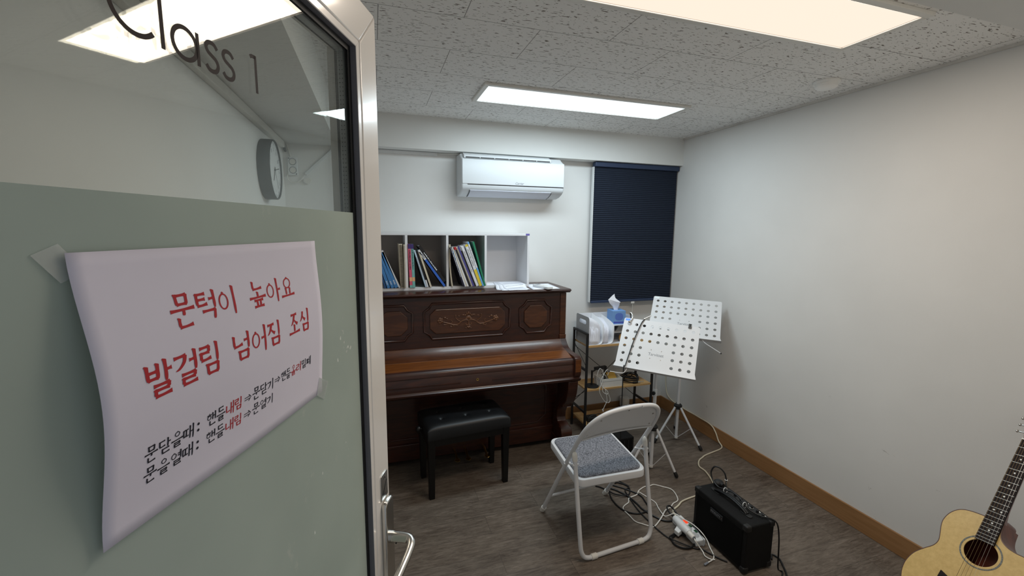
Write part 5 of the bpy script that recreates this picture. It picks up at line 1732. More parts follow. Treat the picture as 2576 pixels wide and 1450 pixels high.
q = MB().tube(cat([fn1(-0.222, DHT / 2 + 0.040, 0.010), fn1(-0.210, DHT / 2 + 0.034, 0.012), fn1(-0.198, DHT / 2 + 0.014, 0.012), fn1(-0.199, DHT / 2 - 0.006, 0.010), fn1(-0.207, DHT / 2 - 0.026, 0.012)], 5), 0.005, seg=12)
part('lever', q, M_CHROME, cp)
q = MB().ball(fn1(-0.209, DHT / 2 - 0.036, 0.012), 0.0115)
part('clamp_pad', q, M_CHROME, cp)
part('rear_arm', MB().tube([fn1(-0.222, DHT / 2 + 0.040, 0.010), fn1(-0.222, DHT / 2 + 0.044, -0.006), fn1(-0.212, DHT / 2 + 0.006, -0.010), fn1(-0.209, DHT / 2 - 0.03, -0.008)], 0.004), M_BMETAL, cp)
bcp = thing('binder_clip', 'black binder clip on the top edge of the nearer music stand', 'clip', tuple(fn1(0.188, DHT / 2, 0)))
q = MB().obox(fn1(0.188, DHT / 2 - 0.004, 0.004), r1, u1, n1, 0.020, 0.030, 0.006).obox(fn1(0.188, DHT / 2 - 0.004, -0.004), r1, u1, n1, 0.020, 0.030, 0.006).obox(fn1(0.188, DHT / 2 + 0.012, 0), r1, u1, n1, 0.020, 0.006, 0.012)
part('clip_body', q, M_BLACK, bcp, smooth=False, bevel=0.001)
part('clip_wire', MB().tube([fn1(0.180, DHT / 2 + 0.012, 0.006), fn1(0.183, DHT / 2 - 0.020, 0.010), fn1(0.193, DHT / 2 - 0.020, 0.010), fn1(0.196, DHT / 2 + 0.012, 0.006)], 0.0010, seg=6), M_STEEL, bcp)

# ================================================================== FOLDING CHAIR
ch = thing('folding_chair', 'white metal folding chair with grey fabric seat in the middle of the floor', 'chair', (1.172, 2.040, 0), math.radians(4.8))
TR = 0.0115
def side(x, z):
    return (x, 0.225 - 0.615 * z, z)
lp_ = [(-0.226, 0.012), (-0.230, 0.25), (-0.233, 0.45), (-0.232, 0.62), (-0.228, 0.685), (-0.213, 0.744), (-0.182, 0.789), (-0.133, 0.817), (-0.067, 0.829), (0.0, 0.832)]
full = lp_ + [(-x, z) for x, z in reversed(lp_[:-1])]
pth = [Vector(side(x, z)) for x, z in full]
sm_ = pth[:3] + cat(pth[3:-3], 5) + pth[-3:]
part('main_frame', MB().tube(sm_, TR, seg=14), M_WMETAL, ch, local=True)
for s in (-1, 1):
    p = Vector(side(s * 0.226, 0.0))
    part('foot_cap', MB().cyl((p.x, p.y + 0.002, 0.0), (p.x, p.y - 0.022, 0.036), 0.0148), M_WPLAST2, ch, local=True)
part('front_stretcher', MB().tube([side(-0.229, 0.155), side(0.229, 0.155)], 0.008), M_WMETAL, ch, local=True)
rl = [(-0.2235, -0.142, 0.548), (-0.224, -0.150, 0.50), (-0.225, -0.178, 0.30), (-0.226, -0.212, 0.090), (-0.223, -0.217, 0.058), (-0.209, -0.222, 0.028), (-0.183, -0.224, 0.015), (-0.150, -0.224, 0.0125)]
rl2 = rl + [(-x, y, z) for x, y, z in reversed(rl)]
rl2 = [(x - 0.010 * max(0, (z - 0.1) / 0.45), y, z) for x, y, z in rl2]
pth = [Vector(p) for p in rl2]
sm_ = pth[:3] + cat(pth[3:8], 5) + cat(pth[8:13], 5) + pth[13:]
part('rear_frame', MB().tube(sm_, TR, seg=14), M_WMETAL, ch, local=True)
for s in (-1, 1):
    part('floor_glide', MB().cyl((s * 0.165, -0.224, 0.0130), (s * 0.133, -0.224, 0.0125), 0.0150), M_WPLAST2, ch, local=True)
    part('leg_tip', MB().tube([(s * 0.2235 - 0.0095, -0.146, 0.520), (s * 0.2235 - 0.010, -0.142, 0.545), (s * 0.2235 - 0.010, -0.140, 0.560), (s * 0.2235 - 0.010, -0.139, 0.568)], 0.0138, seg=14, radii=[0.0135, 0.0142, 0.012, 0.005]), M_WPLAST2, ch, local=True)
    q = MB().rod((s * 0.2235 - 0.009, -0.150, 0.500), (s * 0.226, -0.070, 0.465), 0.003, 0.022, (1, 0, 0)).cyl((s * 0.212, -0.062, 0.462), (s * 0.250, -0.062, 0.462), 0.006).cyl((s * 0.208 - 0.009, -0.150, 0.500), (s * 0.240 - 0.009, -0.150, 0.500), 0.006)
    part('hinge_bracket', q, M_WMETAL, ch, local=True)
# seat
SR = math.radians(-6.0)
def seat_pt(a, b, z):
    x, y = a * math.cos(SR) - b * math.sin(SR), a * math.sin(SR) + b * math.cos(SR)
    return (x - 0.004, y + 0.010, z + 0.414 + 0.075 * b)
so = rrect(-0.206, -0.205, 0.206, 0.205, 0.045, 7)
q = MB()
n = len(so)
levels = [(1.0, -0.014), (1.0, 0.016), (0.988, 0.0215), (0.955, 0.0215)]
vs, fs = [], []
for k, z in levels:
    vs += [seat_pt(a * k, b * k, z) for a, b in so]
for L_ in range(len(levels) - 1):
    for i in range(n):
        j = (i + 1) % n
        fs.append((L_ * n + i, L_ * n + j, (L_ + 1) * n + j, (L_ + 1) * n + i))
fs.append(tuple(range((len(levels) - 1) * n, len(levels) * n)))
fs.append(tuple(reversed(range(n))))
q.add(vs, fs)
part('seat_pan', q, M_WMETAL, ch, local=True, angle=50)
si = rrect(-0.188, -0.187, 0.188, 0.187, 0.040, 7)
q = MB()
vs, fs = [], []
n = len(si)
levels = [(1.0, 0.020), (1.0, 0.026), (0.975, 0.032), (0.90, 0.0345), (0.6, 0.036)]
for k, z in levels:
    vs += [seat_pt(a * k, b * k, z) for a, b in si]
for L_ in range(len(levels) - 1):
    for i in range(n):
        j = (i + 1) % n
        fs.append((L_ * n + i, L_ * n + j, (L_ + 1) * n + j, (L_ + 1) * n + i))
fs.append(tuple(range((len(levels) - 1) * n, len(levels) * n)))
q.add(vs, fs)
part('seat_cushion', q, M_FABRIC, ch, local=True, angle=60)
# back panel: sheet that follows the arch, dished towards the sitter
def bp_pt(x, z, off=0.0):
    base = Vector(side(x, z))
    nrm = Vector((0, 0.852, 0.524))
    dish = 0.018 * (1 - (x / 0.232) ** 2)
    return base + nrm * (dish + off - 0.006)
def arch_z(x):
    ax_ = abs(x)
    pts_ = [(0.0, 0.824), (0.067, 0.821), (0.130, 0.809), (0.176, 0.783), (0.205, 0.740), (0.219, 0.685), (0.223, 0.62)]
    for (a, za_), (b, zb_) in zip(pts_, pts_[1:]):
        if ax_ <= b:
            return za_ + (zb_ - za_) * (ax_ - a) / (b - a)
    return pts_[-1][1]
def back_grid(off, inset, zlow):
    q = MB()
    n, m = 30, 8
    vs = []
    for i in range(n + 1):
        x = -0.221 + inset + (0.442 - 2 * inset) * i / n
        zt_ = arch_z(x) - inset * 0.6
        zl = zlow - 0.008 * (1 - (x / 0.232) ** 2)
        for j in range(m + 1):
            vs.append(bp_pt(x, zl + (max(zt_, zl + 0.004) - zl) * j / m, off))
    fs = [(i * (m + 1) + j, (i + 1) * (m + 1) + j, (i + 1) * (m + 1) + j + 1, i * (m + 1) + j + 1) for i in range(n) for j in range(m)]
    return q.add(vs, fs)
bpn = part('back_panel', back_grid(0.0, 0.0, 0.648), M_WMETAL, ch, local=True, solid=0.0015)
part('back_pad', back_grid(0.010, 0.014, 0.665), M_FABRIC, ch, local=True, solid=0.014)
part('rolled_edge', MB().tube([bp_pt(-0.221 + 0.442 * i / 20, 0.648 - 0.008 * (1 - ((-0.221 + 0.442 * i / 20) / 0.232) ** 2), -0.002) for i in range(21)], 0.0045, seg=8), M_WMETAL, bpn, local=True)
for x, z in ((-0.195, 0.672), (0.195, 0.672), (-0.150, 0.765), (0.176, 0.750), (0.005, 0.797)):
    part('screw', MB().cyl(bp_pt(x, z, 0.0), bp_pt(x, z, -0.003), 0.0048, seg=12), M_CHROME, bpn, local=True)
q = MB()
for k in range(5):
    x0_ = 0.028 + (k % 3) * 0.012
    tt = [(0.018, 0.044), (0.046, 0.060)][0]
ls = []
for i in range(4):
    x = 0.028 + 0.034 * i / 3
    c = Vector(side(x, arch_z(x) + 0.0075))
    ls.append((x, c))
nrm_up = Vector((0, -0.615, 1)).normalized()
back_n = Vector((0, -0.852, -0.524))
vs = []
for x, c in ls:
    for a in (20, 50, 80):
        dirv = nrm_up * math.cos(math.radians(a)) + back_n * math.sin(math.radians(a))
        vs.append(c + dirv * (TR + 0.0006))
fs = [(i * 3 + j, (i + 1) * 3 + j, (i + 1) * 3 + j + 1, i * 3 + j + 1) for i in range(3) for j in range(2)]
lbl = part('maker_label', MB().add(vs, fs), mat('label_white', S(232, 236, 240), 0.5), ch, local=True)
q = MB()
def lab_pt(u, v):
    x = 0.028 + 0.034 * u
    c = Vector(side(x, arch_z(x) + 0.0075))
    a = 20 + 60 * (1 - v)
    dirv = nrm_up * math.cos(math.radians(a)) + back_n * math.sin(math.radians(a))
    return c + dirv * (TR + 0.0010)
for u0, u1, v0, v1 in ((0.15, 0.85, 0.18, 0.26), (0.12, 0.2, 0.5, 0.8), (0.3, 0.46, 0.5, 0.72), (0.55, 0.8, 0.5, 0.78)):
    q.add([lab_pt(u0, v0), lab_pt(u1, v0), lab_pt(u1, v1), lab_pt(u0, v1)], [(0, 1, 2, 3)])
part('label_print', q, mat('label_blue', S(60, 84, 120), 0.6), lbl, local=True, smooth=False)

# ================================================================== AMPLIFIER, POWER STRIP, CABLES
am_ = thing('guitar_amplifier', 'black box guitar amplifier with carrying handle on the floor by the right wall', 'amplifier', (1.79, 1.667, 0))
AX_0, AX_1, AY_0, AY_1, AZ_1 = 1.703, 1.880, 1.486, 1.850, 0.258
part('cabinet', MB().box((AX_0, AY_0, 0.008), (AX_1, AY_1, AZ_1)), M_TOLEX, am_, smooth=False, bevel=0.009, bseg=3)
part('speaker_cloth', MB().box((AX_0 - 0.0025, AY_0 + 0.022, 0.028), (AX_0 + 0.004, AY_1 - 0.022, AZ_1 - 0.030)), M_GRILLE, am_, smooth=False, bevel=0.002)
q = MB().prism(rrect(AY_0 + 0.150, 0.187, AY_0 + 0.236, 0.214, 0.002), lambda a, b, d: (d, a, b), AX_0 - 0.0055, AX_0 - 0.002)
bdg = part('name_plate', q, M_DGREY, am_, smooth=False)
q = MB().prism(rrect(AY_0 + 0.152, 0.189, AY_0 + 0.234, 0.212, 0.002), lambda a, b, d: (d, a, b), AX_0 - 0.0059, AX_0 - 0.0054)
part('plate_face', q, M_BLACK, bdg, smooth=False)
q = MB()
text_fit(q, 'FIDELITY', 0.158, 0.222, 0.195, 0.207, lambda a, b: (AX_0 - 0.0062, AY_0 + 0.386 - a, b), offset=0.01)
part('plate_lettering', q, M_GREYINK, bdg, smooth=False)
for y in (AY_0 + 0.155, AY_0 + 0.231):
    part('plate_screw', MB().cyl((AX_0 - 0.0062, y, 0.2), (AX_0 - 0.0052, y, 0.2), 0.002, seg=10), M_CHROME, bdg)
for x, sx in ((AX_0, 1), (AX_1, -1)):
    for y, sy in ((AY_0, 1), (AY_1, -1)):
        for z, sz in ((0.008, 1), (AZ_1, -1)):
            q = MB().box((min(x - sx * 0.003, x + sx * 0.030), min(y - sy * 0.003, y + sy * 0.030), min(z - sz * 0.003, z + sz * 0.030)), (max(x - sx * 0.003, x + sx * 0.030), max(y - sy * 0.003, y + sy * 0.030), max(z - sz * 0.003, z + sz * 0.030)))
            part('corner_guard', q, M_BLACK, am_, smooth=False, bevel=0.008, bseg=3)
for x in (AX_0 + 0.03, AX_1 - 0.03):
    for y in (AY_0 + 0.035, AY_1 - 0.035):
        part('rubber_foot', MB().cyl((x, y, 0), (x, y, 0.010), 0.010), M_BLACK, am_)
hxm = 1.782
q = MB()
for y in (1.775, 1.570):
    q.prism(rrect(-0.013, -0.034, 0.013, 0.034, 0.012), lambda a, b, d, y=y: (hxm + a, y + b, d), AZ_1 - 0.001, AZ_1 + 0.005)
hb = part('handle_mount', q, M_BLACK, am_, bevel=0.002)
q = MB()
hp_path = cat([(hxm, 1.780, AZ_1 + 0.005), (hxm, 1.755, AZ_1 + 0.016), (hxm, 1.70, AZ_1 + 0.025), (hxm, 1.64, AZ_1 + 0.025), (hxm, 1.590, AZ_1 + 0.016), (hxm, 1.565, AZ_1 + 0.005)], 5)
for dx in (-0.006, 0.006):
    q.tube([(p.x + dx, p.y, p.z) for p in hp_path], 0.0065, seg=10)
part('handle_strap', q, M_LEATHER, am_)
part('control_plate', MB().box((AX_1 - 0.048, AY_0 + 0.03, AZ_1 - 0.0005), (AX_1 - 0.012, AY_1 - 0.03, AZ_1 + 0.0012)), M_BMETAL, am_, smooth=False)
for y in (1.53, 1.565, 1.60, 1.635, 1.67, 1.71):
    part('control_knob', MB().lathe([(0.007, 0), (0.0075, 0.006), (0.0055, 0.011), (0.002, 0.0115)], (AX_1 - 0.030, y, AZ_1 + 0.001), seg=14), M_BLACK, am_)
q = MB().box((AX_1 - 0.022, 1.556, AZ_1 + 0.0012), (AX_1 - 0.016, 1.574, AZ_1 + 0.0016)).box((AX_1 - 0.022, 1.523, AZ_1 + 0.0012), (AX_1 - 0.016, 1.540, AZ_1 + 0.0016)).box((AX_1 - 0.022, 1.63, AZ_1 + 0.0012), (AX_1 - 0.017, 1.642, AZ_1 + 0.0016))
part('panel_print', q, M_PEARL, am_, smooth=False)
part('input_jack', MB().lathe([(0.006, 0), (0.010, 0.0), (0.010, 0.002), (0.006, 0.003)], (AX_1 - 0.032, 1.600, AZ_1 + 0.0012), seg=18), M_CHROME, am_)

ad_ = thing('cable_adapter', 'black rounded plug block with cord lying on the back end of the amplifier', 'adapter', (1.835, 1.822, AZ_1 + 0.0045))
part('plug_block', MB().ball((1.836, 1.818, AZ_1 + 0.016), 0.030, 0.026, 0.0175, 18, 10), M_BLACK, ad_)
part('prong_cap', MB().cyl((1.836, 1.80, AZ_1 + 0.018), (1.836, 1.782, AZ_1 + 0.018), 0.011), M_BLACK, ad_)

lc = thing('looped_instrument_cable', 'black cable looped and tied with white bands on top of the amplifier', 'cable')
pth = [(1.800, 1.700, AZ_1 + 0.042), (1.792, 1.735, AZ_1 + 0.036), (1.786, 1.770, AZ_1 + 0.030), (1.790, 1.815, AZ_1 + 0.045), (1.795, 1.835, AZ_1 + 0.080), (1.808, 1.828, AZ_1 + 0.112), (1.824, 1.805, AZ_1 + 0.116), (1.838, 1.782, AZ_1 + 0.095), (1.842, 1.772, AZ_1 + 0.065), (1.842, 1.768, AZ_1 + 0.050)]
part('cord', MB().tube(cat(pth, 6), 0.0042, seg=10), M_CABLEB, lc)
part('plug_tip', MB().cyl((1.842, 1.768, AZ_1 + 0.052), (1.840, 1.762, AZ_1 + 0.020), 0.0065).cyl((1.840, 1.762, AZ_1 + 0.022), (1.839, 1.758, AZ_1 + 0.006), 0.0045), M_CHROME, lc)
pth = [(1.800, 1.715, AZ_1 + 0.040), (1.806, 1.680, AZ_1 + 0.044), (1.806, 1.640, AZ_1 + 0.040), (1.802, 1.605, AZ_1 + 0.030), (1.806, 1.570, AZ_1 + 0.016), (1.830, 1.530, AZ_1 + 0.008), (1.862, 1.497, AZ_1 + 0.009), (1.884, 1.477, AZ_1 - 0.010), (1.894, 1.468, AZ_1 - 0.080), (1.900, 1.466, 0.08), (1.902, 1.462, 0.006), (1.905, 1.440, 0.006), (1.880, 1.420, 0.006), (1.86, 1.40, 0.006)]
part('cord', MB().tube(cat(pth, 6), 0.0036, seg=10), M_CABLEB, lc)
for c, ax_ in (((1.798, 1.728, AZ_1 + 0.032), (0.6, 0.3, 0.2)), ((1.803, 1.602, AZ_1 + 0.026), (0.7, 0.2, -0.1)), ((1.842, 1.771, AZ_1 + 0.060), (0, 0, 1))):
    pl_ = [Vector(c) + Vector((0.0125 * math.cos(a), 0.004 * math.sin(a), 0.012 * math.sin(a))) for a in [2 * PI * k / 14 for k in range(14)]] if ax_[2] < 0.9 else [Vector(c) + Vector((0.0065 * math.cos(a), 0.0065 * math.sin(a), 0)) for a in [2 * PI * k / 14 for k in range(14)]]
    part('white_tie', MB().tube(pl_, 0.0018, seg=6, closed=True), M_WPLAST, lc)
pr = thing('floor_cable_end', 'black cable trailing on the floor past the near end of the amplifier', 'cable')
part('cord', MB().tube(cat([(1.925, 1.52, 0.006), (1.957, 1.545, 0.006), (1.968, 1.515, 0.006), (1.950, 1.479, 0.006), (1.913, 1.425, 0.006), (1.87, 1.38, 0.006)], 6), 0.0045, seg=10), M_CABLEB, pr)

ps = thing('power_strip', 'white power strip with lit red switch on the floor beside the amplifier', 'power strip', (1.645, 1.815, 0), math.radians(-2))
part('housing', MB().box((-0.030, -0.105, 0.0), (0.030, 0.105, 0.038)), M_WPLAST, ps, local=True, smooth=False, bevel=0.006, bseg=3)
for y in (-0.062, -0.002):
    part('socket', MB().lathe([(0.019, 0), (0.021, 0.0015), (0.019, 0.002), (0.018, 0.0006)], (-0.004, y, 0.0375), seg=24), M_ORGS, ps, local=True)
part('rocker_switch', MB().box((0.006, 0.030, 0.037), (0.022, 0.058, 0.043)), emit_mat('red_switch_lamp', S(255, 84, 50), 0.9), ps, local=True, smooth=False, bevel=0.002)
for y in (0.006, -0.040):
    part('switch', MB().box((0.010, y - 0.010, 0.037), (0.024, y + 0.012, 0.042)), mat('green_switch', S(36, 78, 50), 0.35), ps, local=True, smooth=False, bevel=0.003)
pc = thing('usb_charger', 'white round charger plugged into the power strip', 'charger', (1.60, 1.80, 0.0))
part('charger_body', MB().tube([(1.612, 1.892, 0.050), (1.612, 1.882, 0.050), (1.606, 1.820, 0.052), (1.602, 1.765, 0.054), (1.600, 1.757, 0.054)], 0.02, seg=20, radii=[0.016, 0.0205, 0.0215, 0.0205, 0.017]), M_WPLAST, pc)
part('charger_nose', MB().tube([(1.601, 1.762, 0.054), (1.598, 1.722, 0.055), (1.598, 1.718, 0.055)], 0.0135, seg=18, radii=[0.0145, 0.0140, 0.011]), M_WPLAST2, pc)
part('end_ring', MB().cyl((1.5975, 1.7185, 0.055), (1.5965, 1.7135, 0.055), 0.0085), M_GREYINK, pc)
pg = thing('wedge_plug', 'white wedge shaped plug sticking out of the side of the power strip', 'plug', (1.575, 1.83, 0.0))
part('wedge', MB().prism([(1.600, 1.852), (1.596, 1.806), (1.560, 1.792), (1.556, 1.824)], lambda a, b, d: (a, b, d), 0.014, 0.040), M_WPLAST, pg, smooth=False, bevel=0.004)
def cable(name, label, pts, r, m, z=None, plug=None):
    P = [Vector(p) if len(p) == 3 else Vector((p[0], p[1], r + 0.0005)) for p in pts]
    t = thing(name, label, 'cable')
    part('cord', MB().tube(cat(P, 6), r, seg=9), m, t)
    if plug:
        a, b = P[-1], P[-1] + (P[-1] - P[-2]).normalized() * plug[0]
        part('plug', MB().obox((a + b) / 2, (b - a).normalized(), (b - a).normalized().cross(Vector((0, 0, 1))), (0, 0, 1), plug[0], plug[1], plug[2]), plug[3], t, smooth=False, bevel=0.001)
    return t
cable('black_power_cable', 'thick black cable forming the tight loop at the back end of the power strip', [(1.648, 1.915, 0.02), (1.632, 1.955, 0.03), (1.634, 1.990, 0.045), (1.660, 2.000, 0.045), (1.676, 1.975, 0.03), (1.668, 1.940, 0.018), (1.62, 1.925, 0.008), (1.568, 1.951, 0.006), (1.522, 2.056, 0.006), (1.517, 2.12, 0.006), (1.506, 2.203, 0.006), (1.47, 2.28, 0.006), (1.43, 2.33, 0.006)], 0.0052, M_CABLEB)
cable('black_floor_cable', 'black cable curving on the floor between the front feet of the chair', [(1.36, 2.37), (1.39, 2.34), (1.41, 2.286), (1.39, 2.209), (1.391, 2.13), (1.415, 2.076), (1.464, 2.041), (1.523, 2.043), (1.56, 2.06), (1.58, 2.13), (1.585, 2.20), (1.53, 2.285), (1.474, 2.346)], 0.0045, M_CABLEB)
cable('black_coil_cable', 'black cable ring under the folding chair near its front foot', [(1.50, 2.36), (1.526, 2.359), (1.565, 2.31), (1.552, 2.258), (1.518, 2.222), (1.474, 2.217, 0.012), (1.425, 2.251, 0.012), (1.412, 2.30, 0.012), (1.44, 2.345)], 0.0045, M_CABLEB)
cable('black_strip_coil', 'black cable coil lying flat beneath the charger and the power strip', [(1.57 + (0.058 + 0.004 * (k // 12)) * math.cos(2 * PI * k / 12), 1.765 + (0.052 + 0.003 * (k // 12)) * math.sin(2 * PI * k / 12), 0.006 + 0.004 * (k // 12)) for k in range(30)] + [(1.60, 1.70, 0.006), (1.623, 1.695, 0.006), (1.640, 1.660, 0.006), (1.668, 1.605, 0.006), (1.69, 1.575, 0.006)], 0.0038, M_CABLEB)
cable('white_loop_cable', 'white cable making the wide loop on the floor behind the power strip', [(1.689, 2.026), (1.736, 2.061), (1.793, 2.087), (1.826, 2.183), (1.785, 2.236), (1.746, 2.27), (1.71, 2.266), (1.668, 2.267), (1.608, 2.241), (1.57, 2.207), (1.503, 2.19), (1.475, 2.154), (1.431, 2.132), (1.407, 2.105), (1.409, 2.038), (1.413, 1.986), (1.44, 1.955), (1.47, 1.926), (1.496, 1.917), (1.568, 1.957, 0.010), (1.643, 2.013, 0.010), (1.689, 2.030, 0.008)], 0.0036, M_CABLEW)
cable('white_charging_cable', 'white charging cable running past the power strip to a plug by the amplifier', [(1.60, 2.235), (1.621, 2.169), (1.637, 2.105), (1.624, 2.06), (1.606, 2.0, 0.01), (1.605, 1.961, 0.014), (1.640, 1.930, 0.045), (1.655, 1.880, 0.046), (1.678, 1.820, 0.046), (1.685, 1.760, 0.040), (1.690, 1.720, 0.02), (1.681, 1.69, 0.006), (1.655, 1.632, 0.006), (1.630, 1.610, 0.006), (1.590, 1.600, 0.006)], 0.0030, M_CABLEW, plug=(0.030, 0.010, 0.006, M_GREYINK))
cable('white_charger_lead', 'white lead leaving the nose of the round charger', [(1.597, 1.715, 0.055), (1.596, 1.702, 0.048), (1.610, 1.690, 0.024), (1.618, 1.670, 0.008), (1.608, 1.640, 0.006), (1.622, 1.612, 0.006), (1.640, 1.606, 0.006)], 0.0030, M_CABLEW)
cable('thin_grey_lead', 'thin pale grey lead between the loop at the power strip and the amplifier', [(1.68, 1.995, 0.012), (1.702, 1.965), (1.700, 1.915), (1.688, 1.870), (1.682, 1.830, 0.03), (1.668, 1.76, 0.041), (1.655, 1.705, 0.036), (1.640, 1.690, 0.02), (1.622, 1.705, 0.03)], 0.0015, M_GREYINK)
cable('cream_mains_cable', 'thick cream cable from the power strip behind the amplifier to the wall skirting', [(1.652, 1.918, 0.02), (1.655, 1.95, 0.03), (1.668, 1.975, 0.012), (1.70, 2.009), (1.755, 2.034), (1.80, 2.060), (1.865, 2.075), (1.945, 2.085), (2.04, 2.09), (2.12, 2.135), (2.165, 2.21), (2.198, 2.301), (2.202, 2.367), (2.255, 2.43), (2.31, 2.459), (2.359, 2.481), (2.46, 2.505), (2.54, 2.524), (2.585, 2.555), (2.592, 2.60, 0.03), (2.594, 2.64, 0.085), (2.595, 2.70, 0.122), (2.604, 2.85, 0.121), (2.606, 3.10, 0.121), (2.606, 3.25, 0.15), (2.606, 3.30, 0.25), (2.606, 3.31, 0.45), (2.606, 3.31, 0.70)], 0.0052, M_CABLEC)

# ================================================================== ACOUSTIC GUITAR
GO = Vector((2.182, 0.878, 0.486))
gr = Vector((-0.080, -0.988, 0.133)).normalized()
gu = Vector((0.585, 0.061, 0.808))
gu = (gu - gr * gu.dot(gr)).normalized()
gn = gr.cross(gu)                            # out of the soundboard
if gn.x > 0:
    gn = -gn
G = lambda u, v, w=0.0: GO + gr * u + gu * v + gn * w
gt = thing('acoustic_guitar', 'pale acoustic guitar with cutaway leaning by the right wall', 'guitar', tuple(G(0, -0.30, -0.05)))
left = [(-0.024, 0.140), (-0.045, 0.1395), (-0.070, 0.138), (-0.096, 0.132), (-0.116, 0.118), (-0.132, 0.093), (-0.140, 0.061), (-0.138, 0.034), (-0.131, 0.004), (-0.126, -0.026), (-0.134, -0.053), (-0.157, -0.082), (-0.179, -0.114), (-0.191, -0.148), (-0.1945, -0.180), (-0.190, -0.215), (-0.174, -0.254), (-0.142, -0.291), (-0.092, -0.318), (-0.035, -0.329)]
right = [(0.035, -0.329), (0.092, -0.318), (0.142, -0.291), (0.174, -0.254), (0.190, -0.215), (0.1945, -0.180), (0.191, -0.148), (0.179, -0.114), (0.157, -0.082), (0.136, -0.050), (0.129, -0.020), (0.134, 0.012), (0.134, 0.036), (0.122, 0.050), (0.105, 0.052), (0.083, 0.053), (0.058, 0.060), (0.038, 0.076), (0.029, 0.100), (0.0265, 0.138)]
out2 = [(p.x, p.y) for p in cat([(a, b, 0) for a, b in left], 5)] + [(p.x, p.y) for p in cat([(a, b, 0) for a, b in right], 5)]
N_ = len(out2)
def cast(ang):
    dx, dy = math.cos(ang), math.sin(ang)
    best = None
    for i in range(N_):
        ax_, ay_ = out2[i]
        bx2, by2 = out2[(i + 1) % N_]
        ex_, ey_ = bx2 - ax_, by2 - ay_
        den = dx * ey_ - dy * ex_
        if abs(den) < 1e-12:
            continue
        t = (ax_ * ey_ - ay_ * ex_) / den
        s = (ax_ * dy - ay_ * dx) / den
        if t > 0 and -1e-9 <= s <= 1 + 1e-9 and (best is None or t > best):
            best = t
    return best
angs = sorted(set([math.atan2(b, a) % (2 * PI) for a, b in out2] + [2 * PI * k / 120 for k in range(120)]))
rim = [(cast(a) * math.cos(a), cast(a) * math.sin(a)) for a in angs]
NA = len(angs)
RH = 0.0495
q = MB()
vs = [G(RH * math.cos(a), RH * math.sin(a), 0) for a in angs] + [G(u, v, 0) for u, v in rim] + [G(RH * math.cos(a), RH * math.sin(a), -0.003) for a in angs] + [G(u, v, -0.003) for u, v in rim]
fs = []
for i in range(NA):
    j = (i + 1) % NA
    fs += [(i, j, NA + j, NA + i), (2 * NA + j, 2 * NA + i, 3 * NA + i, 3 * NA + j), (j, i, 2 * NA + i, 2 * NA + j), (NA + i, NA + j, 3 * NA + j, 3 * NA + i)]
q.add(vs, fs)
sb = part('soundboard', q, M_SPRUCE, gt, angle=30)
GD = 0.092
q = MB()
vs = [G(u, v, -0.003) for u, v in rim] + [G(u, v, -GD) for u, v in rim]
q.add(vs, [(i, (i + 1) % NA, NA + (i + 1) % NA, NA + i) for i in range(NA)] + [tuple(NA + i for i in range(NA))])
part('body_sides', q, M_MAHOG, gt, angle=50)
part('binding', MB().tube([G(u * 1.002, v * 1.002, -0.0012) for u, v in rim], 0.0021, seg=6, closed=True), M_BIND, gt)
q = MB()
vs = [G(r * math.cos(a), r * math.sin(a), 0.0006) for r in (0.0575, 0.0625) for a in [2 * PI * k / 72 for k in range(72)]]
q.add(vs, [(i, (i + 1) % 72, 72 + (i + 1) % 72, 72 + i) for i in range(72)])
part('rosette', q, M_ROSETTE, sb, smooth=False)
q = MB()
q.box((-0.5, -0.5, -0.5), (0.5, 0.5, 0.5))
NUT = 0.490
fret = lambda k: NUT - 0.648 * (1 - 2 ** (-k / 12))
fw = lambda v: 0.0215 + (NUT - v) / 0.444 * 0.0068
q = MB()
v0 = NUT - 0.447
vs = []
for w in (0.0012, 0.0085):
    for v in (v0, NUT):
        vs += [G(-fw(v), v, w), G(fw(v), v, w)]
q.add(vs, [(0, 1, 3, 2), (4, 6, 7, 5), (0, 4, 5, 1), (2, 3, 7, 6), (0, 2, 6, 4), (1, 5, 7, 3)])
fbd = part('fretboard', q, M_EBONY, gt, smooth=False)
for k in range(1, 21):
    v = fret(k)
    part('fret', MB().rod(G(-fw(v), v, 0.0087), G(fw(v), v, 0.0087), 0.0015, 0.0012, gn), M_FRET, fbd, smooth=False)
for k, us in ((3, (0,)), (5, (0,)), (7, (0,)), (9, (0,)), (12, (-0.011, 0.011)), (15, (0,)), (17, (0,))):
    v = (fret(k) + fret(k - 1)) / 2
    for u in us:
        part('position_dot', MB().cyl(G(u, v, 0.0084), G(u, v, 0.0089), 0.0032, seg=14), M_PEARL, fbd, smooth=False)
q = MB()
vs, fs = [], []
sec = [(math.cos(math.radians(a)), math.sin(math.radians(a))) for a in range(180, 361, 20)]
rows_ = [(0.125, 0.052), (0.150, 0.040), (0.180, 0.026), (0.22, 0.021), (0.35, 0.020), (NUT, 0.019)]
for v, d in rows_:
    for c, s in sec:
        vs.append(G(fw(v) * c, v, 0.0012 + d * s))
m = len(sec)
for i in range(len(rows_) - 1):
    for j in range(m - 1):
        fs.append((i * m + j, i * m + j + 1, (i + 1) * m + j + 1, (i + 1) * m + j))
    fs.append((i * m, (i + 1) * m, (i + 1) * m + m - 1, i * m + m - 1))
fs.append(tuple(range(m)))
fs.append(tuple((len(rows_) - 1) * m + j for j in range(m)))
q.add(vs, fs)
part('neck', q, M_MAHOG, gt)
q = MB().tube(cat([G(0.002, 0.136, -0.002), G(0.002, 0.140, -0.03), G(0.002, 0.142, -0.060), G(0.002, 0.141, -0.085)], 4), 0.02, seg=14, radii=None)
part('neck_heel', q, M_MAHOG, gt)
q = MB()
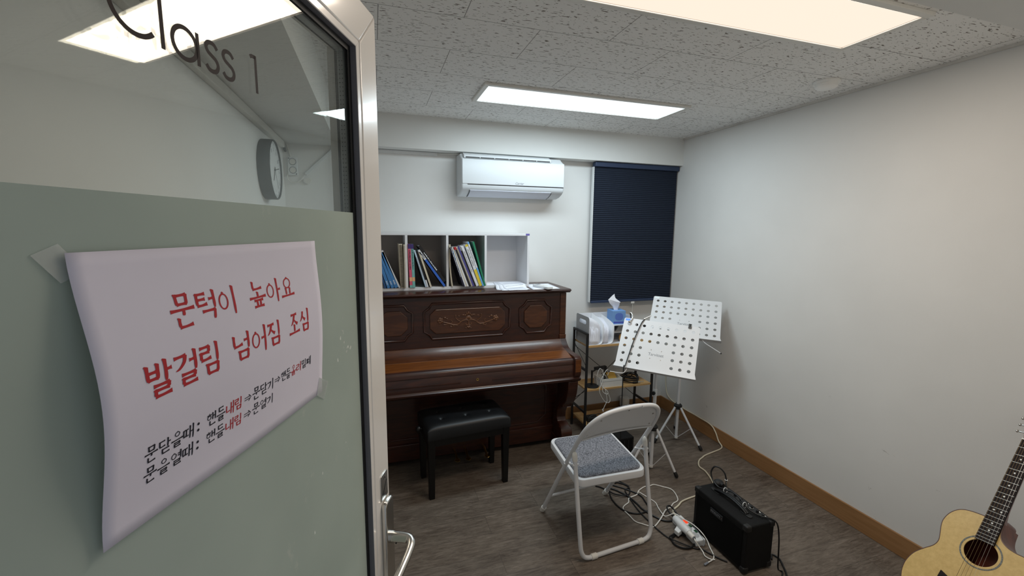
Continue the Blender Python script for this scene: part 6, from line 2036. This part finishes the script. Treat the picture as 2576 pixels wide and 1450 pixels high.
hd_o = [(-0.022, NUT + 0.004), (-0.030, NUT + 0.03), (-0.033, NUT + 0.11), (-0.026, NUT + 0.125), (0.026, NUT + 0.125), (0.033, NUT + 0.11), (0.030, NUT + 0.03), (0.022, NUT + 0.004)]
q.prism(hd_o, lambda a, b, d: G(a, b, d - 0.12 * (b - NUT)), -0.012, 0.002)
hdp = part('headstock', q, M_MAHOG, gt, smooth=False, bevel=0.002)
for s in (-1, 1):
    for k in range(3):
        v = NUT + 0.035 + 0.030 * k
        part('tuning_peg', MB().cyl(G(s * 0.030, v, -0.012), G(s * 0.050, v, -0.012), 0.003).ball(G(s * 0.054, v, -0.012), 0.008, 0.005, 0.006), M_CHROME, hdp)
part('nut', MB().rod(G(-0.0215, NUT, 0.006), G(0.0215, NUT, 0.006), 0.005, 0.010, gn), M_PEARL, gt, smooth=False)
bv = -0.157
q = MB().prism([(-0.078, bv + 0.028), (-0.058, bv + 0.020), (-0.040, bv + 0.013), (0.040, bv + 0.013), (0.058, bv + 0.020), (0.078, bv + 0.028), (0.080, bv - 0.004), (0.050, bv - 0.018), (-0.050, bv - 0.018), (-0.080, bv - 0.004)], lambda a, b, d: G(a, b, d), 0.0003, 0.009)
br_ = part('bridge', q, M_EBONY, gt, smooth=False, bevel=0.0015)
part('saddle', MB().rod(G(-0.036, bv + 0.006, 0.010), G(0.036, bv + 0.003, 0.010), 0.003, 0.005, gn), M_PEARL, br_, smooth=False)
for k in range(6):
    u0, u1 = -0.0275 + 0.011 * k, -0.0180 + 0.0072 * k
    r = 0.00055 - 0.00006 * k
    part('string', MB().cyl(G(u0, bv + 0.005, 0.0122), G(u1, NUT, 0.0112), r, seg=6), M_STRING if k < 4 else M_STEEL, gt)
    part('bridge_pin', MB().ball(G(u0, bv - 0.008, 0.0095), 0.003), M_PEARL, br_)
gs = thing('guitar_stand', 'black tubular stand carrying the acoustic guitar', 'guitar stand', (2.10, 0.86, 0))
q = MB()
for s in (-1, 1):
    a0 = G(s * 0.085, -0.333, 0.012)
    a1 = G(s * 0.085, -0.333, -0.103)
    q.tube([G(s * 0.085, -0.305, 0.016), a0 + gu * -0.006, a1 + gu * -0.006, G(s * 0.05, -0.20, -0.104), G(s * 0.02, -0.02, -0.104)], 0.007)
    q.tube([a1 + gu * -0.006, Vector((a1.x - 0.10, a1.y, 0.007))], 0.007)
    q.tube([G(s * 0.05, -0.20, -0.104), Vector((G(s * 0.05, -0.2, -0.1).x + 0.20, a1.y, 0.007))], 0.007)
part('tube_frame', q, M_BMETAL, gs)
